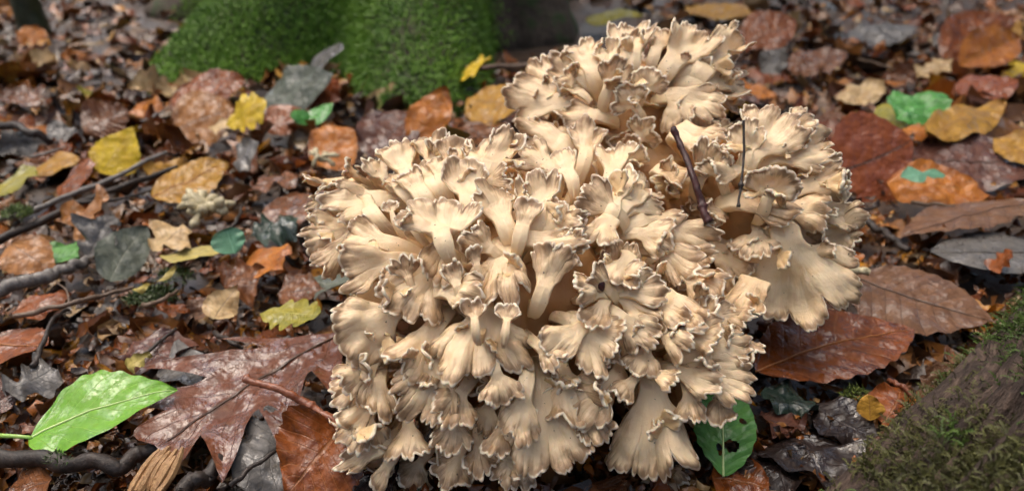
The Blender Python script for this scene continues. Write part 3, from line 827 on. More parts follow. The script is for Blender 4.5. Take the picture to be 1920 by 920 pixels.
# --- the big leaves of the foreground, left
leaf('green', 'ovate', (52, 818, .018), (330, 726, .030), 4.7, 10, 'fresh bright green leaf with pale midrib lying on dark wet twigs', rib=True, stalk=[(25, 817, .018), (-30, 815, .016)], bend=-.10, fold=.10, corr=.0010, crumple=.0015, nv=7)
leaf('oak', 'oak', (650, 618, .030), (296, 842, .016), 11.5, 0, 'large glossy red-brown oak leaf with pointed lobes beside the fungus', rib=True, bend=.05, crumple=.0045, nv=6, corr=.001)
leaf('grey', 'lobed', (600, 775, .022), (440, 905, .012), 5.5, -8, 'wet slate-coloured lobed leaf overlapping the big oak leaf', crumple=.006)
leaf('rust', 'ovate', (640, 800, .030), (535, 930, .015), 5.0, -25, 'dark rust leaf with olive centre tucked under the fungus rim', crumple=.005)
leaf('olive', 'lobed', (488, 590, .022), (602, 590, .026), 3.6, 5, 'small yellow-green lobed leaf on the big oak leaf', bend=.15, crumple=.002)
leaf('straw', 'beech', (425, 472, .016), (300, 482, .014), 3.0, 10, 'pale straw-yellow leaf with dark spots lying flat', bend=.05, crumple=.003)
leaf('greygreen', 'beech', (205, 530, .010), (275, 428, .022), 3.4, 35, 'greyish green leaf standing on edge with an ochre side', bend=.1, crumple=.003)
leaf('midgreen', 'beech', (75, 470, .012), (148, 480, .012), 3.2, 5, 'dull green leaf patch half buried near the grey stick', crumple=.003)
leaf('tan', 'ovate', (18, 452, .026), (105, 508, .010), 3.6, 20, 'smooth tan leaf curled over the grey stick', bend=-.25, crumple=.002)
leaf('rust', 'beech', (20, 588, .012), (135, 552, .014), 2.4, 15, 'narrow orange-brown leaf under the thin brown twig', crumple=.003)
leaf('rust', 'beech', (-30, 640, .012), (88, 650, .012), 4.2, 0, 'smooth rust-brown leaf beside a small dark hole', rib=True, crumple=.002, bend=.06)
leaf('orange', 'beech', (540, 455, .026), (440, 520, .012), 6.0, 10, 'glossy orange-brown leaf with lilac shine near the fungus', crumple=.005, bend=-.12)
leaf('darkgreen', 'torn', (560, 410, .020), (470, 440, .014), 4.5, -5, 'wet blackish green leaf glinting between brown leaves', crumple=.007)
leaf('greygreen', 'beech', (660, 520, .020), (570, 530, .012), 4.4, 0, 'dull grey-green leaf half hidden under the left side of the fungus', crumple=.004)
leaf('brown', 'ovate', (520, 545, .018), (610, 540, .016), 3.5, 5, 'crumpled brown leaf behind the yellow-green lobed leaf', crumple=.006)
leaf('purple', 'torn', (250, 640, .012), (330, 690, .012), 4.5, 5, 'dark purplish torn leaf beside the fresh green leaf', crumple=.006)
leaf('grey', 'torn', (330, 640, .014), (365, 720, .014), 3.0, 5, 'small dull grey leaf against the pointed oak leaf', crumple=.003)
leaf('grey', 'torn', (10, 740, .010), (110, 690, .012), 4.2, 10, 'shiny wet grey leaf pressed into soil', crumple=.007)
leaf('brown', 'beech', (100, 900, .010), (10, 935, .010), 4.0, 0, 'dark brown leaf under the black stick', crumple=.004)
leaf('straw', 'torn', (240, 690, .014), (285, 665, .018), 1.4, 20, 'small curled straw-coloured leaf scrap above the fresh green leaf', crumple=.003)
leaf('pale', 'ovate', (400, 600, .016), (445, 540, .024), 2.2, 30, 'pale tan curled leaf scrap in dark humus', bend=.3, crumple=.004)
leaf('straw', 'torn', (250, 550, .020), (330, 505, .020), 1.0, 20, 'thin pale twisted leaf strip lying across the moss patch', bend=.2, crumple=.003)
# --- middle distance, left
leaf('yellow', 'ovate', (190, 325, .010), (250, 238, .045), 5.0, 30, 'olive-yellow oval leaf leaning against the lichened twigs', bend=.05, crumple=.003)
leaf('ochre', 'beech', (285, 372, .012), (428, 304, .030), 5.0, 20, 'yellow-orange leaf with ribs behind the small pale fungus', rib=True, corr=.002, crumple=.003)
leaf('tan', 'beech', (318, 245, .012), (440, 200, .030), 7.5, 40, 'large smooth copper leaf tilted up below the mossy root', bend=-.1, crumple=.003)
leaf('rust', 'beech', (320, 185, .020), (460, 150, .045), 6.5, 35, 'upturned orange-brown leaf at the foot of the mossy root', crumple=.005)
leaf('yellow', 'lobed', (425, 236, .020), (498, 190, .045), 5.0, 40, 'bright yellow lobed leaf standing among copper leaves', crumple=.004)
leaf('pale', 'torn', (392, 240, .016), (452, 228, .022), 3.0, 10, 'small whitish leaf scrap beside the bright yellow leaf', crumple=.004)
leaf('rust', 'beech', (490, 240, .012), (565, 205, .025), 5.0, 25, 'orange-brown leaf next to the bright yellow leaf', crumple=.004)
leaf('greygreen', 'ovate', (492, 195, .015), (630, 140, .060), 7.5, 40, 'large grey-green leaf leaning between the two mossy roots', bend=.05, crumple=.004)
leaf('grey', 'beech', (560, 150, .030), (640, 85, .085), 7.0, 35, 'slate-blue shining leaf propped against the mossy recess', bend=-.15, crumple=.004)
leaf('ochre', 'beech', (570, 150, .035), (640, 118, .055), 2.4, 20, 'narrow ochre leaf lying over the grey-green leaf', crumple=.003)
leaf('redbrown', 'beech', (580, 205, .015), (640, 150, .050), 5.0, 35, 'red-brown leaf wedged against the second mossy root', crumple=.004)
leaf('clover', 'round', (575, 235, .020), (560, 205, .035), 2.6, 10, 'round mint-green seedling leaf', name='seedling_leaf', crumple=.001)
leaf('clover', 'ovate', (580, 235, .020), (625, 192, .040), 3.2, 10, 'deep green seedling leaf beside a mint-green one', name='seedling_leaf', crumple=.001)
leaf('orange', 'beech', (582, 300, .012), (664, 242, .035), 6.0, 30, 'bright orange leaf under the pale fungus scrap', crumple=.003)
leaf('grey', 'ovate', (440, 310, .018), (485, 265, .040), 4.5, 20, 'small pale grey-blue wet leaf behind the orange ribbed leaf', crumple=.004)
leaf('brown', 'beech', (560, 330, .015), (470, 350, .015), 6.0, 10, 'wet chestnut leaf between the fungus and the ochre leaf', crumple=.006)
leaf('brown', 'beech', (560, 360, .012), (545, 450, .010), 5.0, 10, 'dark chestnut leaf pointing under the fungus', crumple=.006)
leaf('teal', 'round', (440, 475, .018), (425, 430, .032), 2.4, -15, 'small blue-green leaf folded on the litter', name='seedling_leaf', crumple=.002, fold=.4)
leaf('brown', 'beech', (160, 250, .012), (240, 205, .030), 6.0, 25, 'ribbed taupe leaf with fanned folds', corr=.005, crumple=.005)
leaf('tan', 'torn', (100, 420, .012), (190, 395, .030), 5.0, 20, 'crumpled buff leaf under the dark forked twig', crumple=.009)
leaf('grey', 'torn', (165, 480, .012), (220, 410, .030), 4.0, 10, 'folded silvery leaf below the twigs', crumple=.006, fold=.5)
leaf('olive', 'ovate', (0, 345, .012), (70, 330, .020), 5.0, 10, 'blotched olive and orange leaf above the lichened twig', crumple=.004)
leaf('ochre', 'beech', (60, 320, .012), (150, 300, .025), 3.5, 20, 'long ochre leaf edge behind the lichened twig', crumple=.003)
leaf('rust', 'beech', (110, 350, .012), (175, 320, .030), 5.0, 25, 'rust leaf leaning on the lichened twig', crumple=.004)
leaf('pale', 'torn', (285, 470, .018), (350, 425, .026), 3.5, 10, 'pale grey curled leaf next to the straw-yellow leaf', crumple=.006)
leaf('brown', 'ovate', (420, 540, .014), (500, 500, .022), 4.0, 15, 'dull brown crumpled leaf under the glossy orange-brown leaf', crumple=.008)
# --- behind the fungus
leaf('purple', 'beech', (690, 290, .012), (765, 205, .040), 6.5, 20, 'mauve-brown leaf with lilac sheen behind the fungus', crumple=.006)
leaf('orange', 'beech', (770, 268, .015), (840, 165, .060), 4.5, 30, 'upright rust-orange leaf at the foot of the second mossy root', crumple=.005)
leaf('yellow', 'lobed', (852, 148, .020), (918, 112, .055), 5.5, 30, 'crinkled yellow leaf against bare bark', crumple=.006)
leaf('ochre', 'beech', (880, 185, .015), (985, 195, .030), 7.0, 35, 'broad ochre-brown leaf behind the left edge of the back fungus lobe', crumple=.004)
leaf('brown', 'beech', (860, 240, .012), (960, 265, .012), 6.0, 10, 'shaded chestnut leaf in the gap behind the fungus', crumple=.005)
leaf('olive', 'ovate', (870, 262, .015), (835, 235, .045), 2.2, 10, 'thin yellow-green sprig leaf behind the fungus', name='seedling_leaf', crumple=.002)
leaf('olive', 'ovate', (1100, 35, .015), (1205, 28, .040), 6.0, 20, 'yellow and lime leaf beyond the back fungus lobe', crumple=.004)
leaf('pale', 'beech', (1240, 60, .010), (1275, 20, .070), 6.0, 20, 'upright pale ochre leaf behind the fungus crest', crumple=.003)
leaf('ochre', 'beech', (1290, 8, .020), (1412, 28, .030), 7.5, 20, 'broad amber leaf at the far edge behind the fungus crest', crumple=.006)
leaf('rust', 'beech', (1392, 80, .020), (1495, 35, .050), 8.0, 35, 'smooth chestnut leaf arching behind the fungus crest', bend=-.15, crumple=.002)
leaf('grey', 'ovate', (1430, 140, .012), (1480, 88, .050), 5.0, 20, 'dull grey leaf leaning below the arching chestnut leaf', crumple=.005)
# --- right
leaf('redbrown', 'beech', (1556, 325, .012), (1712, 262, .040), 9.5, 52, 'big smooth mahogany leaf tilted up beside the fungus', rib=True, bend=-.05, crumple=.0015)
leaf('orange', 'beech', (1660, 345, .022), (1858, 362, .022), 5.0, 28, 'wavy orange-brown leaf curling under the mahogany leaf', bend=-.1, crumple=.006)
leaf('purple', 'beech', (1705, 300, .018), (1960, 310, .020), 8.5, 22, 'wide purple-brown leaf with bluish sheen under ochre scraps', rib=True, bend=.05, crumple=.004)
leaf('teal', 'torn', (1690, 332, .040), (1770, 326, .040), 2.0, 20, 'mint-green leaf scrap on the wavy orange-brown leaf', crumple=.001)
leaf('clover', 'ovate', (1680, 222, .040), (1782, 176, .055), 6.0, 18, 'vivid green crinkled leaf standing among ochre leaves', crumple=.007)
leaf('olive', 'ovate', (1655, 195, .035), (1700, 245, .030), 3.2, 15, 'small olive leaf pointing at the mahogany leaf', crumple=.002)
leaf('orange', 'torn', (1690, 240, .035), (1760, 255, .035), 4.0, 15, 'torn orange leaf below the vivid green leaf', crumple=.007)
leaf('ochre', 'beech', (1735, 252, .040), (1880, 192, .045), 4.5, 15, 'long mustard leaf curling beside the vivid green leaf', crumple=.006)
leaf('ochre', 'beech', (1865, 258, .035), (1960, 300, .030), 4.0, 15, 'mustard leaf resting on the purple-brown leaf', crumple=.005)
leaf('rust', 'beech', (1770, 110, .015), (1900, 35, .060), 8.5, 35, 'large rust leaf upright in a cluster of copper leaves', crumple=.005)
leaf('orange', 'beech', (1800, 125, .020), (1915, 70, .045), 6.5, 35, 'copper leaf with a rolled edge in front of the upright rust leaf', fold=.4, crumple=.004)
leaf('redbrown', 'beech', (1790, 170, .012), (1910, 150, .025), 6.0, 15, 'flat red-brown leaf in front of the copper cluster', crumple=.004)
leaf('pale', 'torn', (1720, 145, .015), (1785, 110, .040), 4.5, 20, 'crumpled pale buff leaf beside the copper cluster', crumple=.009)
leaf('brown', 'beech', (1480, 130, .012), (1590, 100, .025), 6.5, 15, 'dark chestnut leaf with ochre tip in shade', crumple=.005)
leaf('grey', 'beech', (1590, 70, .015), (1720, 50, .030), 8.0, 10, 'wrinkled dark slate leaf in the far litter', crumple=.007)
leaf('pale', 'torn', (1570, 190, .012), (1660, 165, .025), 5.0, 10, 'buff crumpled leaf above the mahogany leaf', crumple=.008)
leaf('beech', 'beech', (1960, 372, .030), (1690, 440, .020), 6.0, 12, 'long taupe beech leaf with ribs beside the mossy log', rib=True, corr=.0022, bend=-.06, crumple=.002)
leaf('grey', 'beech', (1985, 470, .022), (1745, 470, .018), 6.5, 2, 'slate-grey finely veined leaf under the ribbed beech leaf', rib=True, crumple=.002, bend=-.05)
leaf('beech', 'beech', (1590, 515, .020), (1862, 600, .018), 7.6, 8, 'grey-brown beech leaf with strong parallel ribs next to the fungus', rib=True, corr=.0026, bend=-.05, crumple=.0015, fold=-.05)
leaf('rust', 'beech', (1418, 690, .020), (1716, 612, .024), 6.0, 4, 'glossy rust beech leaf with pale midrib under the fungus', rib=True, corr=.0014, bend=-.08, crumple=.002, fold=.06)
leaf('midgreen', 'beech', (1356, 893, .012), (1352, 690, .030), 3.1, 6, 'green beech leaf with insect holes under the fungus', rib=True, corr=.0012, crumple=.0015, holes=((.27, .28, .05, .28), (.22, -.15, .05, .12), (.50, .62, .03, .12)), nu=90, nw=45)
leaf('darkgreen', 'torn', (1430, 735, .012), (1535, 770, .014), 3.5, 0, 'wet dark bottle-green leaf under the glossy rust leaf', crumple=.006)
leaf('black', 'ovate', (1530, 760, .012), (1655, 830, .012), 3.2, 5, 'blackened bark-like leaf with grey lichen flecks', crumple=.005)
leaf('black', 'ovate', (1500, 810, .010), (1570, 925, .012), 5.5, 0, 'smooth black-brown wet leaf by the rotten log', crumple=.006)
leaf('black', 'beech', (1420, 830, .008), (1480, 930, .008), 5.0, 0, 'black shining decayed leaf in shade of the fungus', crumple=.008)
leaf('purple', 'torn', (1425, 775, .012), (1510, 800, .012), 3.0, 5, 'purplish wet leaf scrap under the bottle-green leaf', crumple=.006)
leaf('ochre', 'beech', (1632, 788, .018), (1628, 738, .028), 1.6, 15, 'tiny ochre leaf standing beside the rotten log', crumple=.001)
leaf('rust', 'beech', (1650, 800, .014), (1690, 725, .020), 3.0, 10, 'small red-brown leaf leaning on the rotten log', crumple=.003)
leaf('rust', 'torn', (1330, 900, .008), (1440, 925, .008), 4.5, 0, 'rust leaf scrap below the insect-eaten green leaf', crumple=.006)
leaf('brown', 'beech', (1080, 905, .008), (1130, 960, .006), 5.5, 0, 'olive-brown leaf beneath the lower edge of the fungus', crumple=.003)
leaf('black', 'beech', (650, 905, .008), (730, 940, .008), 5.0, 0, 'dark wet leaf under the lower left lip of the fungus', crumple=.006)
leaf('orange', 'ovate', (1285, 300, .085), (1322, 285, .090), 1.5, 40, 'small bright orange leaf caught inside the fungus', crumple=.001)
leaf('rust', 'torn', (1850, 500, .020), (1900, 470, .034), 2.0, 10, 'small folded rust leaf tip at the mossy log', crumple=.003)

# --- the rest of the leaves that can be told apart
TREE_C = np.array([-0.16, 1.56])


def blocked(x, y):
    if ((x - 0.0) / 0.09) ** 2 + ((y - 0.37) / 0.08) ** 2 < 1 or ((x - 0.1) / 0.09) ** 2 + ((y - 0.47) / 0.08) ** 2 < 1:
        return True
    return np.hypot(x - TREE_C[0], y - TREE_C[1]) < 0.40 or np.hypot(x + 0.88, y - 1.42) < 0.05


FILL = [  # material, weight, label
    ('rust', 20, 'rust-brown wet leaf lying loose in the litter'),
    ('brown', 26, 'dark brown wet leaf lying loose in the litter'),
    ('tan', 26, 'tan leaf lying loose in the litter'),
    ('beech', 12, 'grey-brown ribbed leaf lying loose in the litter'),
    ('purple', 9, 'purple-brown shiny leaf lying loose in the litter'),
    ('grey', 8, 'slate-grey wet leaf lying loose in the litter'),
    ('pale', 13, 'pale buff leaf lying loose in the litter'),
    ('ochre', 14, 'ochre leaf lying loose in the litter'),
    ('orange', 20, 'orange-brown leaf lying loose in the litter'),
    ('yellow', 6, 'clear yellow leaf lying loose in the litter'),
    ('olive', 4, 'olive green leaf lying loose in the litter'),
]
wts = np.array([f[1] for f in FILL], float)
wts /= wts.sum()
LV = []
for k in range(18):
    kd = ('beech', 'ovate', 'beech', 'torn', 'lobed', 'ovate')[k % 6]
    L = LR.uniform(0.05, 0.085)
    LV.append(leaf_mesh(kd, L, L * LR.uniform(0.5, 0.7), LR, bend=LR.uniform(-.35, .35), cross=LR.uniform(-.4, .5), fold=LR.uniform(-.1, .4),
                        corr=LR.uniform(0, .002), crumple=LR.uniform(.004, .010), nu=26, nw=13))


def random_leaf_matrix(rng, x, y, lift, tilt, s):
    a = rng.uniform(0, 2 * math.pi)
    n = unit(np.array([rng.normal() * tilt, rng.normal() * tilt - 0.10, 1.0]))
    D = np.array([math.cos(a), math.sin(a), 0])
    D = unit(D - n * np.dot(D, n))
    P = np.array([x, y, float(gz(x, y)) + lift])
    return frame(P - D * 0.033 * s, D, n) @ Matrix.Diagonal((s, s, s, 1))


MARKS = []
CUT = (' with ', ' lying ', ' beside ', ' on ', ' under ', ' against ', ' tucked ', ' tilted ', ' leaning ', ' overlapping ', ' standing ', ' half ', ' curled ', ' glinting ', ' behind ', ' pressed ', ' in ', ' pointing ', ' above ', ' at ',
       ' between ', ' next ', ' propped ', ' wedged ', ' below ', ' over ', ' folded ', ' beyond ', ' arching ', ' upright ', ' caught ', ' by ', ' beneath ', ' resting ', ' curling ', ' near ', ' lodged ')
for o in list(COL.objects):
    if o.get('category') == 'leaf':
        q = o['label']
        e_ = min([q.find(c_) for c_ in CUT if c_ in q] + [len(q)])
        cen = o.matrix_basis @ Vector((0, 0.03, 0))
        MARKS.append((q[:e_], (cen.x, cen.y), o.dimensions.y if False else max(v.co.y for v in o.data.vertices)))
ALLM = list(MARKS)
_seen = [m[0] for m in MARKS]
MARKS = [m for m in MARKS if _seen.count(m[0]) == 1]
USED = set()
k = 0
while k < 225:
    px, py = LR.uniform(-40, 1960), 930 - 960 * LR.random() ** 0.62
    P = on(px, py, 0.01)
    if blocked(P[0], P[1]) or P[1] > 2.3:
        continue
    if any(np.hypot(m[1][0] - P[0], m[1][1] - P[1]) < m[2] * (0.62 if P[1] < 0.8 else 0.42) for m in ALLM):
        continue
    i = int(LR.choice(len(FILL), p=wts))
    if P[1] < 0.5:
        i = (0, 1, 1, 4, 3)[int(LR.integers(5))]
    elif P[1] > 0.8 and LR.random() < 0.30:
        i = (7, 8, 8, 9, 0)[int(LR.integers(5))]
    s = LR.uniform(0.5, 1.1) * (0.5 if P[1] < 0.62 else 0.95)
    M = random_leaf_matrix(LR, P[0], P[1], LR.uniform(0.010, 0.024), 0.48, s)
    kv = int(LR.integers(len(LV)))
    o = obj('leaf', LV[kv], LM[FILL[i][0]], None, M)
    size = 'small ' if s < 0.55 else ('big ' if s > 0.85 else '')
    shape = ('oval', 'pointed', 'oval', 'ragged', 'lobed', 'pointed')[kv % 6]
    byd = sorted(MARKS, key=lambda m: np.hypot(m[1][0] - P[0], m[1][1] - P[1]))
    what = FILL[i][2].split(' lying')[0].replace(' leaf', '')
    for m in byd[:6]:
        lab = f'{size}{what} {shape} leaf lying by the {m[0]}'
        if lab not in USED and len(lab.split()) <= 16:
            break
    USED.add(lab)
    tag(o, lab, 'leaf', what + ' leaves scattered through the litter')
    k += 1

# ------------------------------------------------------------------ litter nobody could count
PAL = np.array([(.28, .085, .016), (.19, .080, .032), (.42, .21, .07), (.56, .41, .23), (.20, .16, .12), (.13, .060, .035), (.50, .26, .025),
                (.045, .026, .016), (.38, .145, .025), (.30, .16, .07), (.075, .042, .026), (.64, .52, .33)])
PW = np.array([20, 18, 12, 6, 4, 10, 9, 13, 16, 12, 11, 3], float)
PW /= PW.sum()


def scatter(rng, n, size, lift, tilt, res, pymax, pw, ymax=3.2, spread=1.35):
    parts_V, parts_F, parts_C, off = [], [], [], 0
    F0 = grid_faces(res, res)
    u, v = np.meshgrid(np.linspace(-1, 1, res), np.linspace(-1, 1, res), indexing='ij')
    c = 0
    while c < n:
        px, py = rng.uniform(-500, 2420), pymax - (pymax + 60) * rng.random() ** pw
        P = on(px, py, 0.005)
        if blocked(P[0], P[1]) or P[1] > ymax:
            continue
        if size > 0.01 and P[1] < 0.85 and any(np.hypot(m[1][0] - P[0], m[1][1] - P[1]) < m[2] * 0.48 for m in ALLM):
            continue
        s = size * rng.uniform(0.4, 1.3) * (0.6 if P[1] < 0.7 else 1.0)
        asp = rng.uniform(0.35, 0.8)
        w_ = (1 - np.abs(u) ** rng.uniform(1.6, 4.5) * 0.97) ** rng.uniform(0.45, 0.9)
        x = u * s
        y = v * s * asp * np.maximum(w_, 0.05) * (1 + 0.35 * rng.normal(size=u.shape) * (np.abs(v) > 0.9)) + 0.15 * s * rng.normal() * u * u
        x = x + 0.08 * s * rng.normal(size=u.shape)
        z = s * (rng.normal() * 0.34 * u * u + rng.normal() * 0.34 * v * v + rng.normal() * .15 * u * v + 0.10 * rng.normal(size=u.shape))
        M = np.array(random_leaf_matrix(rng, P[0], P[1], lift * rng.random(), tilt, 1.0))
        V = np.stack([x, y + 0.033, z], -1).reshape(-1, 3) @ M[:3, :3].T + M[:3, 3]
        parts_V.append(V)
        parts_F.append(F0 + off)
        off += len(V)
        cc = PAL[int(rng.choice(len(PAL), p=PW))] * np.array([.80, .66, .48]) * rng.uniform(0.5, 1.2)
        parts_C.append(np.repeat(cc[None], len(V), 0))
        c += 1
    return np.vstack(parts_V), np.vstack(parts_F), np.vstack(parts_C)


SR = np.random.default_rng(11)
V, F, C = scatter(SR, 4600, 0.025, 0.010, 0.34, 6, 1100, 0.60)
o = obj('leaf_litter', mesh('leaf_litter', V, F, None, C), LITTER)
o['kind'] = 'stuff'
tag(o, 'decaying brown leaf litter covering the forest floor', 'leaf litter')
V, F, C = scatter(SR, 15000, 0.0070, 0.018, 0.5, 4, 1100, 1.15)
o = obj('litter_crumbs', mesh('litter_crumbs', V, F, None, C), LITTER)
o['kind'] = 'stuff'
tag(o, 'small crumbs of bark and broken leaf in the soil', 'litter crumbs')


# ------------------------------------------------------------------ twigs and sticks
def twig(name, pts, r0, r1, mat, label, knobs=(), side=(), rough=0.35, n=56, cat='twig', seed=0, depths=False):
    """pts: (px, py, z) on that height, or with depths=True (px, py, depth)"""
    P = spline([at(*p) if depths else on(*p) for p in pts], n)
    R = np.linspace(r0, r1, n)
    for (i, f) in knobs:
        R = R * (1 + (f - 1) * np.exp(-((np.arange(n) - i * n) / (n * 0.022)) ** 2))
    base = P[0].copy()
    rs = np.random.default_rng(seed + 3)
    P = P + np.stack([(vnoise(np.arange(n) * (9.0 / n), seed, j) - 0.5) * r0 * 1.1 for j in range(3)], 1)
    V, F = tube(P, R, 14, rough, seed)
    o = obj(name, mesh(name, V - base, F), mat)
    o.location = base
    tag(o, label, cat)
    for s_ in side:
        Q = spline([at(*p) if depths else on(*p) for p in s_], 10)
        V, F = tube(Q, np.linspace(r1 * 0.8, r1 * 0.35, 10), 7, rough, seed + 5)
        obj('side_shoot', mesh('side_shoot', V - base, F), mat, o)
    return o


twig('twig', [(1262, 240, .405), (1280, 285, .398), (1296, 330, .390), (1312, 372, .386), (1328, 418, .380)], .0015, .0021, WOOD_MAROON,
     'maroon-black knobbly twig lodged upright in the fungus', knobs=((.04, 1.35), (.18, 1.25), (.80, 1.5), (.97, 1.4)), depths=True, n=40)
twig('twig', [(1394, 226, .392), (1394, 280, .390), (1390, 335, .386), (1384, 388, .382)], .0007, .0006, WOOD_DARK,
     'thin black stalk with two small knobs standing in the fungus', knobs=((.72, 2.6), (.97, 1.9)), depths=True, n=50, rough=.1)
twig('twig', [(456, 706, .045), (520, 728, .042), (580, 758, .036), (640, 797, .030)], .0016, .0022, WOOD_RED,
     'orange-red twig with a blackened end over the oak leaf', knobs=((.02, 1.5), (.68, 1.5)), seed=2)
twig('twig', [(-30, 422, .020), (80, 388, .022), (180, 345, .026), (312, 286, .030)], .0024, .0018, WOOD_GREY,
     'grey lichened twig lying above a darker forked twig', seed=4, knobs=((.3, 1.3), (.6, 1.3)))
twig('twig', [(-30, 462, .016), (70, 420, .018), (150, 380, .022), (230, 352, .022), (330, 310, .024)], .0034, .0022, WOOD_DARK,
     'thick dark forked twig with wet bark', seed=6, knobs=((.4, 1.3),), side=[[(150, 380, .022), (230, 372, .018), (320, 345, .014)]])
twig('twig', [(-30, 236, .030), (30, 238, .034), (70, 252, .030), (112, 272, .016)], .0046, .0030, WOOD_DARK,
     'short black bent branch poking out of the litter', seed=8, knobs=((.6, 1.4),))
twig('stick', [(-30, 552, .016), (40, 530, .018), (92, 515, .018)], .0048, .0044, WOOD_GREY, 'smooth pale grey stick with a dark broken end', seed=9, cat='stick', rough=.15)
twig('stick', [(82, 520, .010), (125, 503, .012), (170, 488, .012)], .0038, .0034, WOOD_GREY, 'shorter pale grey stick in line with the smooth one', seed=10, cat='stick', rough=.15)
twig('twig', [(25, 592, .020), (120, 572, .022), (190, 555, .020), (250, 538, .018)], .0018, .0011, WOOD_BROWN,
     'thin brown twig with a small fork', seed=12, side=[[(130, 570, .022), (125, 545, .020), (105, 528, .016)]])
twig('twig', [(62, 690, .016), (80, 640, .020), (98, 600, .020), (128, 578, .016)], .0017, .0009, WOOD_DARK, 'dark slender twig curving up from wet soil', seed=14)
twig('stick', [(-40, 862, .012), (90, 866, .014), (200, 872, .014), (260, 850, .012), (340, 832, .010)], .0042, .0034, WOOD_DARK,
     'black wet stick below the fresh green leaf', seed=16, cat='stick', rough=.22, knobs=((.3, 1.15), (.7, 1.2)))
twig('twig', [(430, 910, .020), (480, 870, .022), (560, 815, .020)], .0013, .0008, WOOD_DARK, 'hair-thin dark twig crossing the slate-coloured leaf', seed=18)
twig('twig', [(340, 930, .014), (390, 890, .016), (430, 850, .014)], .004, .003, WOOD_DARK, 'stubby dark twig beside the splintered wood chip', seed=20)
twig('twig', [(1668, 712, .020), (1690, 722, .022), (1712, 742, .020)], .0013, .0013, WOOD_RED, 'short reddish leaf stalk lying against the rotten log', seed=22)
twig('twig', [(860, 130, .030), (900, 128, .034), (1000, 122, .034), (1080, 126, .025)], .004, .003, WOOD_BROWN, 'brown twig lying in front of bare bark', seed=24)
twig('twig', [(1590, 405, .018), (1650, 430, .018), (1700, 470, .016)], .003, .0025, WOOD_DARK, 'dark twig under the taupe beech leaf', seed=26)
twig('twig', [(1630, 510, .030), (1600, 507, .030), (1575, 515, .032)], .0022, .0028, PALE_FUNGUS, 'short pale stalk at the base of the ribbed beech leaf', seed=28)
twig('twig', [(240, 690, .012), (300, 640, .016), (330, 615, .014)], .0012, .0009, WOOD_DARK, 'fine dark rootlet across torn purplish leaf', seed=30)
for i, (lab, px, py, ang, ln) in enumerate([
        ('thin brown twiglet near the mossy patch', 300, 560, .4, 70), ('pale twiglet by the dark rust leaf', 430, 640, -.5, 60),
        ('bent twiglet behind the blotched olive leaf', 90, 285, .3, 70), ('grey twiglet between far copper leaves', 1640, 120, -.3, 80),
        ('dark twiglet in front of the mahogany leaf', 1600, 395, .15, 90), ('brown twiglet beside the ribbed taupe leaf', 290, 215, .5, 60),
        ('dark twiglet under the purple-brown leaf', 1760, 385, -.1, 100), ('slim twiglet near the small pale fungus', 440, 410, 1.1, 50)]):
    dx, dy = math.cos(ang) * ln / 2, -math.sin(ang) * ln / 2
    twig('twig', [(px - dx, py - dy, .014), (px + 6, py, .020), (px + dx, py + dy, .016)], .0017, .0011, (WOOD_BROWN, WOOD_DARK, WOOD_GREY)[i % 3], lab, seed=40 + i, n=16)

# splintered wood chip
A = on(305, 892, .012)
parts = []
cr = np.random.default_rng(3)
for k in range(7):
    x = (k - 3) * 0.0023
    l0, l1 = cr.uniform(-.014, -.008), cr.uniform(.008, .015)
    P = np.array([[x, l0, 0.002 + cr.uniform(0, .003)], [x * 1.1, 0, .004 + cr.uniform(0, .002)], [x * 0.9, l1, .005 + cr.uniform(0, .003)]])
    V, F = tube(spline(P, 7), np.array([.6, 1, 1, 1, 1, .9, .5]) * cr.uniform(.0015, .0021), 6, .5, k)
    parts.append((V, F, None))
V, F, C = join(parts)
o = obj('wood_chip', mesh('wood_chip', V, F, None, None, False), WOOD_PALE, None, Matrix.Translation(Vector(A)) @ Matrix.Rotation(-0.35, 4, 'Z') @ Matrix.Rotation(0.35, 4, 'X'))
tag(o, 'splintered orange-tan wood chip beside the black stick', 'wood chip')

# black seed husk on the fungus
P = spline([at(1120, 520, .338), at(1126, 532, .336), at(1130, 546, .336)], 9)
V, F = tube(P, np.array([.0004, .0013, .0018, .0020, .0021, .0019, .0016, .0011, .0004]), 10, .15, 2)
o = obj('seed_husk', mesh('seed_husk', V - P[0], F), WOOD_MAROON)
o.location = P[0]
tag(o, 'tiny black seed husk stuck on the fungus', 'seed')


# small coral-like fungus pieces lying in the litter
def coral(px, py, z, n, rad, label, seed):
    r = np.random.default_rng(seed)
    A = on(px, py, z)
    root = empty('small_fungus', A)
    tag(root, label, 'fungus')
    for k in range(n):
        a = r.uniform(0, 6.28)
        d = np.array([math.cos(a), math.sin(a) * .7, r.uniform(.15, .9)])
        d = unit(d)
        l = rad * r.uniform(.7, 1.15)
        p1 = d * l * .45 + r.normal(size=3) * rad * .10
        p2 = d * l + r.normal(size=3) * rad * .12 + np.array([0, 0, -rad * .25])
        Pp = spline([(0, 0, 0), p1, p2], 12)
        Rr = rad * np.interp(np.linspace(0, 1, 12), [0, .5, .85, 1], [.16, .12, .17, .05]) * r.uniform(.7, 1.2)
        V, F = tube(Pp, Rr, 8, .5, seed + k)
        obj('branch', mesh('branch', V, F), PALE_FUNGUS, root)
    return root


coral(385, 398, .018, 17, .024, 'pale cream coral-like fungus clump in front of the yellow-orange leaf', 4)
coral(603, 300, .030, 6, .017, 'small pale yellow fungus scrap curled on the bright orange leaf', 8)


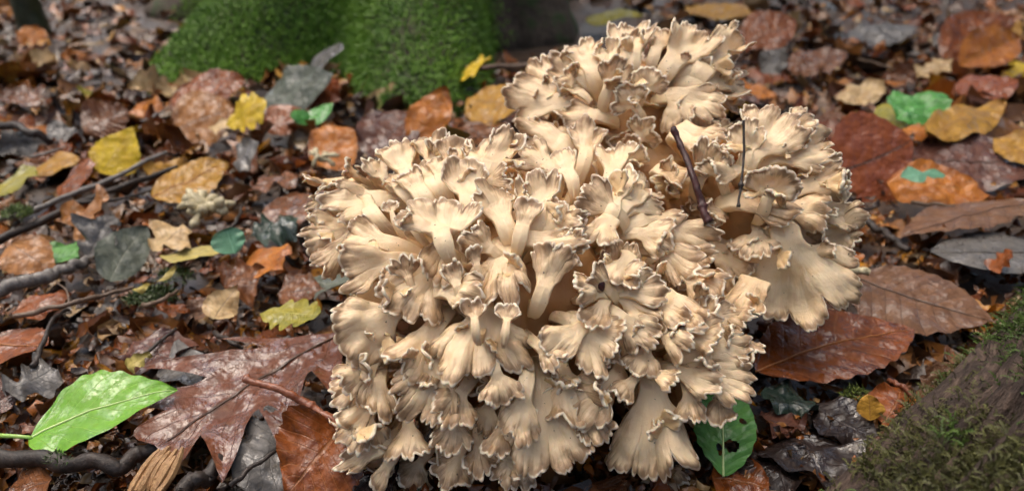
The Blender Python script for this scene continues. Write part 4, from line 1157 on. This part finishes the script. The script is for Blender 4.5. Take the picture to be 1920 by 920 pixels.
# ------------------------------------------------------------------ moss
def moss_blades(rng, P, Nrm, length, width, cols, lean=0.6):
    """one bent two-segment blade per point, vectorised; returns V, F, C"""
    n = len(P)
    r = rng.normal(size=(n, 3))
    side = np.cross(Nrm, r)
    side /= np.linalg.norm(side, axis=1)[:, None] + 1e-9
    ln = length * rng.uniform(0.5, 1.4, (n, 1))
    wv = width * rng.uniform(0.6, 1.4, (n, 1))
    d1 = Nrm + r * lean * 0.5
    d1 /= np.linalg.norm(d1, axis=1)[:, None]
    d2 = Nrm * 0.6 + r * lean + np.array([0, 0, -0.35])
    d2 /= np.linalg.norm(d2, axis=1)[:, None]
    a, b, c = P, P + d1 * ln * 0.5, P + d1 * ln * 0.5 + d2 * ln * 0.5
    V = np.stack([a - side * wv * .5, a + side * wv * .5, b - side * wv * .6, b + side * wv * .6, c], 1).reshape(-1, 3)
    i = np.arange(n)[:, None] * 5
    F = [np.hstack([i, i + 1, i + 3, i + 2]), np.hstack([i + 2, i + 3, i + 4])]
    C = np.repeat(cols, 5, 0)
    return V, F, C


def surface_samples(rng, G, n, mask=None, sgn=1):
    """G (a,b,3) grid -> points and normals, area weighted"""
    gu, gv = np.gradient(G, axis=0), np.gradient(G, axis=1)
    N = np.cross(gv, gu) * sgn
    ar = np.linalg.norm(N, axis=-1)
    N = N / (ar[..., None] + 1e-12)
    wgt = ar[:-1, :-1].copy()
    if mask is not None:
        wgt = wgt * mask[:-1, :-1]
    wgt = wgt.ravel() / wgt.sum()
    idx = rng.choice(len(wgt), n, p=wgt)
    i, j = np.divmod(idx, G.shape[1] - 1)
    u, v = rng.random(n), rng.random(n)
    q = lambda A: (A[i, j] * ((1 - u) * (1 - v))[:, None] + A[i + 1, j] * (u * (1 - v))[:, None] + A[i, j + 1] * ((1 - u) * v)[:, None] + A[i + 1, j + 1] * (u * v)[:, None])
    return q(G), q(N)


def green(rng, n, dark=(.030, .075, .014), light=(.25, .44, .05), P=None, f=9.0):
    k = rng.random((n, 1)) * 0.40
    if P is not None:
        k = k + 0.75 * (fbm(P[:, 0] * f, P[:, 1] * f, P[:, 2] * f)[:, None] - 0.3)
    k = np.clip(k, 0, 1)
    return np.array(dark) * (1 - k) + np.array(light) * k


# ------------------------------------------------------------------ old tree with mossy root flares
MR = np.random.default_rng(31)
tree = empty('old_tree', (TREE_C[0], TREE_C[1], 0))
tag(tree, 'old tree trunk with thick green mossy root flares', 'tree')
ROOTS = [(math.atan2(1.02 - TREE_C[1], -0.47 - TREE_C[0]), .40, .27, .18), (math.atan2(0.90 - TREE_C[1], -0.115 - TREE_C[0]), .42, .235, .21),
         (math.atan2(1.25 - TREE_C[1], 0.25 - TREE_C[0]), .08, .30, .12), (math.radians(170), .35, .3, .15), (math.radians(60), .4, .3, .15), (math.radians(110), .3, .3, .15)]


def trunk_grid(nth, zs):
    th = np.linspace(-math.pi, math.pi, nth)
    TH, ZZ = np.meshgrid(th, zs)
    r = 0.25 - 0.02 * ZZ + 0.02 * np.exp(-np.maximum(ZZ, 0) / 0.1)
    for (a, ln, wd, hz) in ROOTS:
        da = (TH - a + math.pi) % (2 * math.pi) - math.pi
        r = r + ln * np.exp(-np.abs(da / wd) ** 2.4) * np.exp(-(np.maximum(ZZ, -0.03) / hz) ** 1.15 if False else -np.maximum(ZZ, 0) / hz * (0.55 + 2.2 * np.maximum(ZZ, 0)))
    r = r + 0.05 * (fbm(np.cos(TH) * 3.5, np.sin(TH) * 3.5, ZZ * 3) - 0.5) + 0.022 * (fbm(np.cos(TH) * 12, np.sin(TH) * 12, ZZ * 9) - 0.5)
    return np.stack([r * np.cos(TH), r * np.sin(TH), ZZ], -1), TH


zs = np.concatenate([np.linspace(-0.05, 0.6, 70), np.linspace(0.65, 4.5, 30)])
G, TH = trunk_grid(220, zs)
BARK = bark_material('wet_tree_bark', (0.035, 0.028, 0.020), (0.085, 0.062, 0.045), 25, moss=(0.03, 0.05, 0.015), coat=0.0, rough=0.75, bd=.006)
obj('trunk', mesh('trunk', G.reshape(-1, 3), grid_faces(*G.shape[:2])), BARK, tree)
Gm, THm = trunk_grid(260, np.linspace(-0.02, 0.75, 120))
mask = np.exp(-np.abs((THm + 2.15) / 0.98) ** 10) * np.clip(2.6 * fbm(np.cos(THm) * 9, np.sin(THm) * 9, np.linspace(0, 7, 120)[:, None]) - 0.6, 0.35, 1)
P, Nr = surface_samples(MR, Gm, 150000, mask)
V, F, C = moss_blades(MR, P, Nr, 0.010, 0.0013, green(MR, len(P), (.075, .17, .022), (.29, .53, .052), P=P, f=7), 0.9)
o = obj('moss', mesh('moss', V, F, None, C, False), MOSS, tree)
o['kind'] = 'stuff'

# slim young tree far behind
yt = empty('young_tree', (-0.885, 1.42, 0))
tag(yt, 'slim dark green young tree stem rising from the litter', 'tree')
P = spline([(0, 0, -.05), (-.01, .0, .1), (-.03, .01, .5), (-.02, .03, 1.4), (.03, .05, 3.0)], 40)
V, F = tube(P, np.linspace(.027, .014, 40) + .012 * np.exp(-np.linspace(0, 1, 40) * 30), 14, .25, 3)
obj('trunk', mesh('trunk', V, F), bark_material('mossy_stem_bark', (0.022, 0.028, 0.014), (0.05, 0.055, 0.03), 60), yt)

# ------------------------------------------------------------------ rotten mossy log
log = empty('rotten_log', (0.24, 0.26, 0.0))
tag(log, 'rotten dark log covered with patches of feathery moss', 'log')
LO = np.array([0.24, 0.26, 0.0])
a0, a1 = np.array([0.200, 0.2145, 0.024]), np.array([0.324, 0.300, 0.064])
ax_ = a1 - a0
a0, a1 = a0 - ax_ * 0.9, a1 + ax_ * 1.2
n_, m_ = 170, 240
s_ = np.linspace(0, 1, n_)
th_ = np.linspace(0, 2 * math.pi, m_)
Tn = unit(a1 - a0)
Bn = unit(np.cross(Tn, UP))
Cn = np.cross(Bn, Tn)
S_, TT = np.meshgrid(s_, th_, indexing='ij')
fib = fbm(np.cos(TT) * 8, np.sin(TT) * 8, S_ * 4 + 0.5 * np.sin(TT * 3), 4) - 0.5
fib2 = fbm(np.cos(TT) * 30, np.sin(TT) * 30, S_ * 9, 2) - 0.5
crk = np.exp(-((fbm(np.cos(TT) * 5 + 3, np.sin(TT) * 5, S_ * 3.2, 2) - 0.5) / 0.022) ** 2) + 0.7 * np.exp(-((fbm(np.cos(TT) * 11, np.sin(TT) * 11 + 7, S_ * 6, 2) - 0.5) / 0.035) ** 2)
rr = -0.007 * crk + 0.054 * (1 + 0.15 * (fbm(np.cos(TT) * 2, np.sin(TT) * 2, S_ * 6) - 0.5)) + 0.024 * fib + 0.010 * fib2
G = a0 + (a1 - a0) * S_[..., None] + rr[..., None] * (np.cos(TT)[..., None] * Bn + np.sin(TT)[..., None] * Cn) - LO
N = Nodes('rotten_wood')
ob = N.n('TexCoord').outputs['Object']
luv = N.n('UVMap').outputs[0]
n1 = N.noise(N.scale(luv, (60, 260, 1)), 1.0, 5, .65, .4)
n2 = N.noise(N.scale(luv, (160, 1300, 1)), 1.0, 4, .65)
cw = N.ramp(N.m('ADD', N.m('MULTIPLY', n1, .6), N.m('MULTIPLY', n2, .45)), [(.36, (.016, .011, .009)), (.52, (.05, .034, .027)), (.66, (.12, .082, .062)), (.82, (.20, .15, .12))])
bmp = N.n('Bump', {'Strength': 1.0, 'Distance': .004, 'Height': N.m('ADD', n1, N.m('MULTIPLY', n2, .5))}).outputs[0]
ROT = N.finish(Base_Color=cw, Roughness=.7, Specular_IOR_Level=.25, Normal=bmp)
obj('wood', mesh('wood', G.reshape(-1, 3), grid_faces(n_, m_, 0, True), np.stack([S_ * 0.48, TT * 0.053], -1).reshape(-1, 2)), ROT, log)
# reddish splinters along the near edge
for k, (p0, p1, r_) in enumerate([((1585, 935, .018), (1690, 800, .030), .006), ((1615, 935, .022), (1700, 830, .034), .005), ((1640, 940, .026), (1680, 880, .034), .006)]):
    Pp = spline([on(*p0), (on(*p0) + on(*p1)) / 2 + np.array([0, 0, .002]), on(*p1)], 20)
    V, F = tube(Pp, r_ * np.interp(np.linspace(0, 1, 20), [0, .2, .8, 1], [.5, 1, .9, .2]), 9, .6, k)
    obj('splinter', mesh('splinter', V - LO, F, None, None, False), bark_material('red_rotten_wood', (.10, .045, .03), (.055, .026, .02), 260) if k == 0 else bpy.data.materials['red_rotten_wood'], log)
dens = np.clip(3.2 * (fbm(G[..., 0] * 28, G[..., 1] * 28, G[..., 2] * 28 + 4) - 0.36), 0.05, 1)
dens = dens * ((S_ > 0.12) & (S_ < 0.80)) * (np.sin(TT) > -0.5)
P, Nr = surface_samples(MR, G, 34000, dens, -1)
vis = Nr[:, 2] > -0.2
P, Nr = P[vis], Nr[vis]
# feathery strands: a bent axis with little leaves along it
sv, sf, scol, off = [], [], [], 0
n = len(P)
down = Nr * 0.35 + MR.normal(size=(n, 3)) * 0.55
down /= np.linalg.norm(down, axis=1)[:, None]
ln = MR.uniform(.003, .0068, (n, 1))
colr = green(MR, n, (.040, .042, .014), (.17, .17, .05), P + LO, 22)
bright = fbm(P[:, 0] * 30 + 9, P[:, 1] * 30, P[:, 2] * 30)[:, None] > 0.55
colr = np.where(bright, colr * np.array([.75, 1.25, .7]), colr)
sidev = np.cross(down, Nr)
sidev /= np.linalg.norm(sidev, axis=1)[:, None] + 1e-9
allV, allF, allC = [], [], []
off = 0
K = 7
for q in range(K):
    f0 = q / K
    cen = P + down * ln * f0 + Nr * ln * (0.55 * math.sin(f0 * 2.6)) + np.array([0, 0, -0.002]) * f0 ** 2
    dirv = down + Nr * 0.4 * math.cos(f0 * 2.6)
    for sg in (-1, 1):
        tip = cen + dirv * ln * 0.20 + sidev * sg * ln * 0.17 * (1.1 - f0) + Nr * ln * 0.05
        b2 = cen + dirv * ln * 0.16
        allV += [cen, b2, tip]
        i = np.arange(n)[:, None]
        allF.append(np.hstack([i + off, i + off + n, i + off + 2 * n]))
        off += 3 * n
        allC += [colr * (0.8 + 0.4 * f0)] * 3
V, F, C = np.vstack(allV), np.vstack(allF), np.vstack(allC)
o = obj('moss', mesh('moss', V, F, None, C, False), MOSS, log)
o['kind'] = 'stuff'


# moss tufts in the litter
def tuft(px, py, z, rad, n, label, seed, light=(.16, .24, .03)):
    r = np.random.default_rng(seed)
    A = on(px, py, z)
    a = r.uniform(0, 6.28, n)
    q = np.sqrt(r.random(n)) * rad
    P = np.stack([np.cos(a) * q, np.sin(a) * q * .7, .004 * (1 - (q / rad) ** 2)], 1)
    Nr = np.stack([np.cos(a) * q / rad * .8, np.sin(a) * q / rad * .8, np.ones(n)], 1)
    Nr /= np.linalg.norm(Nr, axis=1)[:, None]
    V, F, C = moss_blades(r, P, Nr, min(.009, rad * .5), min(.0013, rad * .07), green(r, n, (.03, .05, .012), light), .8)
    o = obj('moss_tuft', mesh('moss_tuft', V, F, None, C, False), MOSS)
    o.location = A
    tag(o, label, 'moss')


tuft(285, 560, .002, .015, 420, 'dark green moss tuft in the soil below the greyish green leaf', 1, (.07, .11, .025))
tuft(330, 520, .004, .012, 260, 'small dark moss tuft under the pale twisted strip', 2, (.08, .12, .025))
tuft(35, 402, .026, .011, 420, 'bright lichen-green moss growing on the lichened twig', 3, (.40, .55, .14))
tuft(1605, 742, .014, .007, 200, 'tiny lime-green moss tuft beside the tiny ochre leaf', 4, (.35, .42, .05))
tuft(110, 862, .020, .006, 60, 'sparse green moss on the black wet stick', 5, (.10, .2, .05))


# ------------------------------------------------------------------ unseen woodland foliage, added to shut out low sky and break up reflections
WR = np.random.default_rng(77)
nq = 30000
az = WR.uniform(0, 2 * math.pi, nq)
el = np.arcsin(np.sin(np.radians(84)) * WR.random(nq))
rd = WR.uniform(5.0, 10.0, nq)
cl = fbm(np.cos(az) * np.cos(el) * 7 + 20, np.sin(az) * np.cos(el) * 7 + 20, np.sin(el) * 7)
keep = cl > 0.36 + 0.15 * np.sin(el) ** 2
az, el, rd = az[keep], el[keep], rd[keep]
nq = len(az)
P = np.stack([np.cos(az) * np.cos(el), np.sin(az) * np.cos(el), np.sin(el)], 1) * rd[:, None] + np.array([0, 0.5, 0])
a_ = WR.normal(size=(nq, 3))
a_ /= np.linalg.norm(a_, axis=1)[:, None]
b_ = np.cross(a_, WR.normal(size=(nq, 3)))
b_ /= np.linalg.norm(b_, axis=1)[:, None]
sz = WR.uniform(0.10, 0.26, (nq, 1))
V = np.stack([P - a_ * sz, P + b_ * sz * .55, P + a_ * sz, P - b_ * sz * .55], 1).reshape(-1, 3)
F = np.arange(nq * 4).reshape(-1, 4)
kk = WR.random((nq, 1))
C = np.repeat(np.where(kk < .7, np.array([[.070, .062, .022]]), np.array([[.16, .10, .03]])) * WR.uniform(.6, 1.3, (nq, 1)), 4, 0)
ok = V[:, 2].reshape(-1, 4).min(1) > 0.05
o = obj('sky_screen_foliage', mesh('sky_screen_foliage', V, F[ok], None, C, False), MOSS)
o['kind'] = 'stuff'
tag(o, 'unseen leafy screen added all round to block the sky light', 'added foliage')
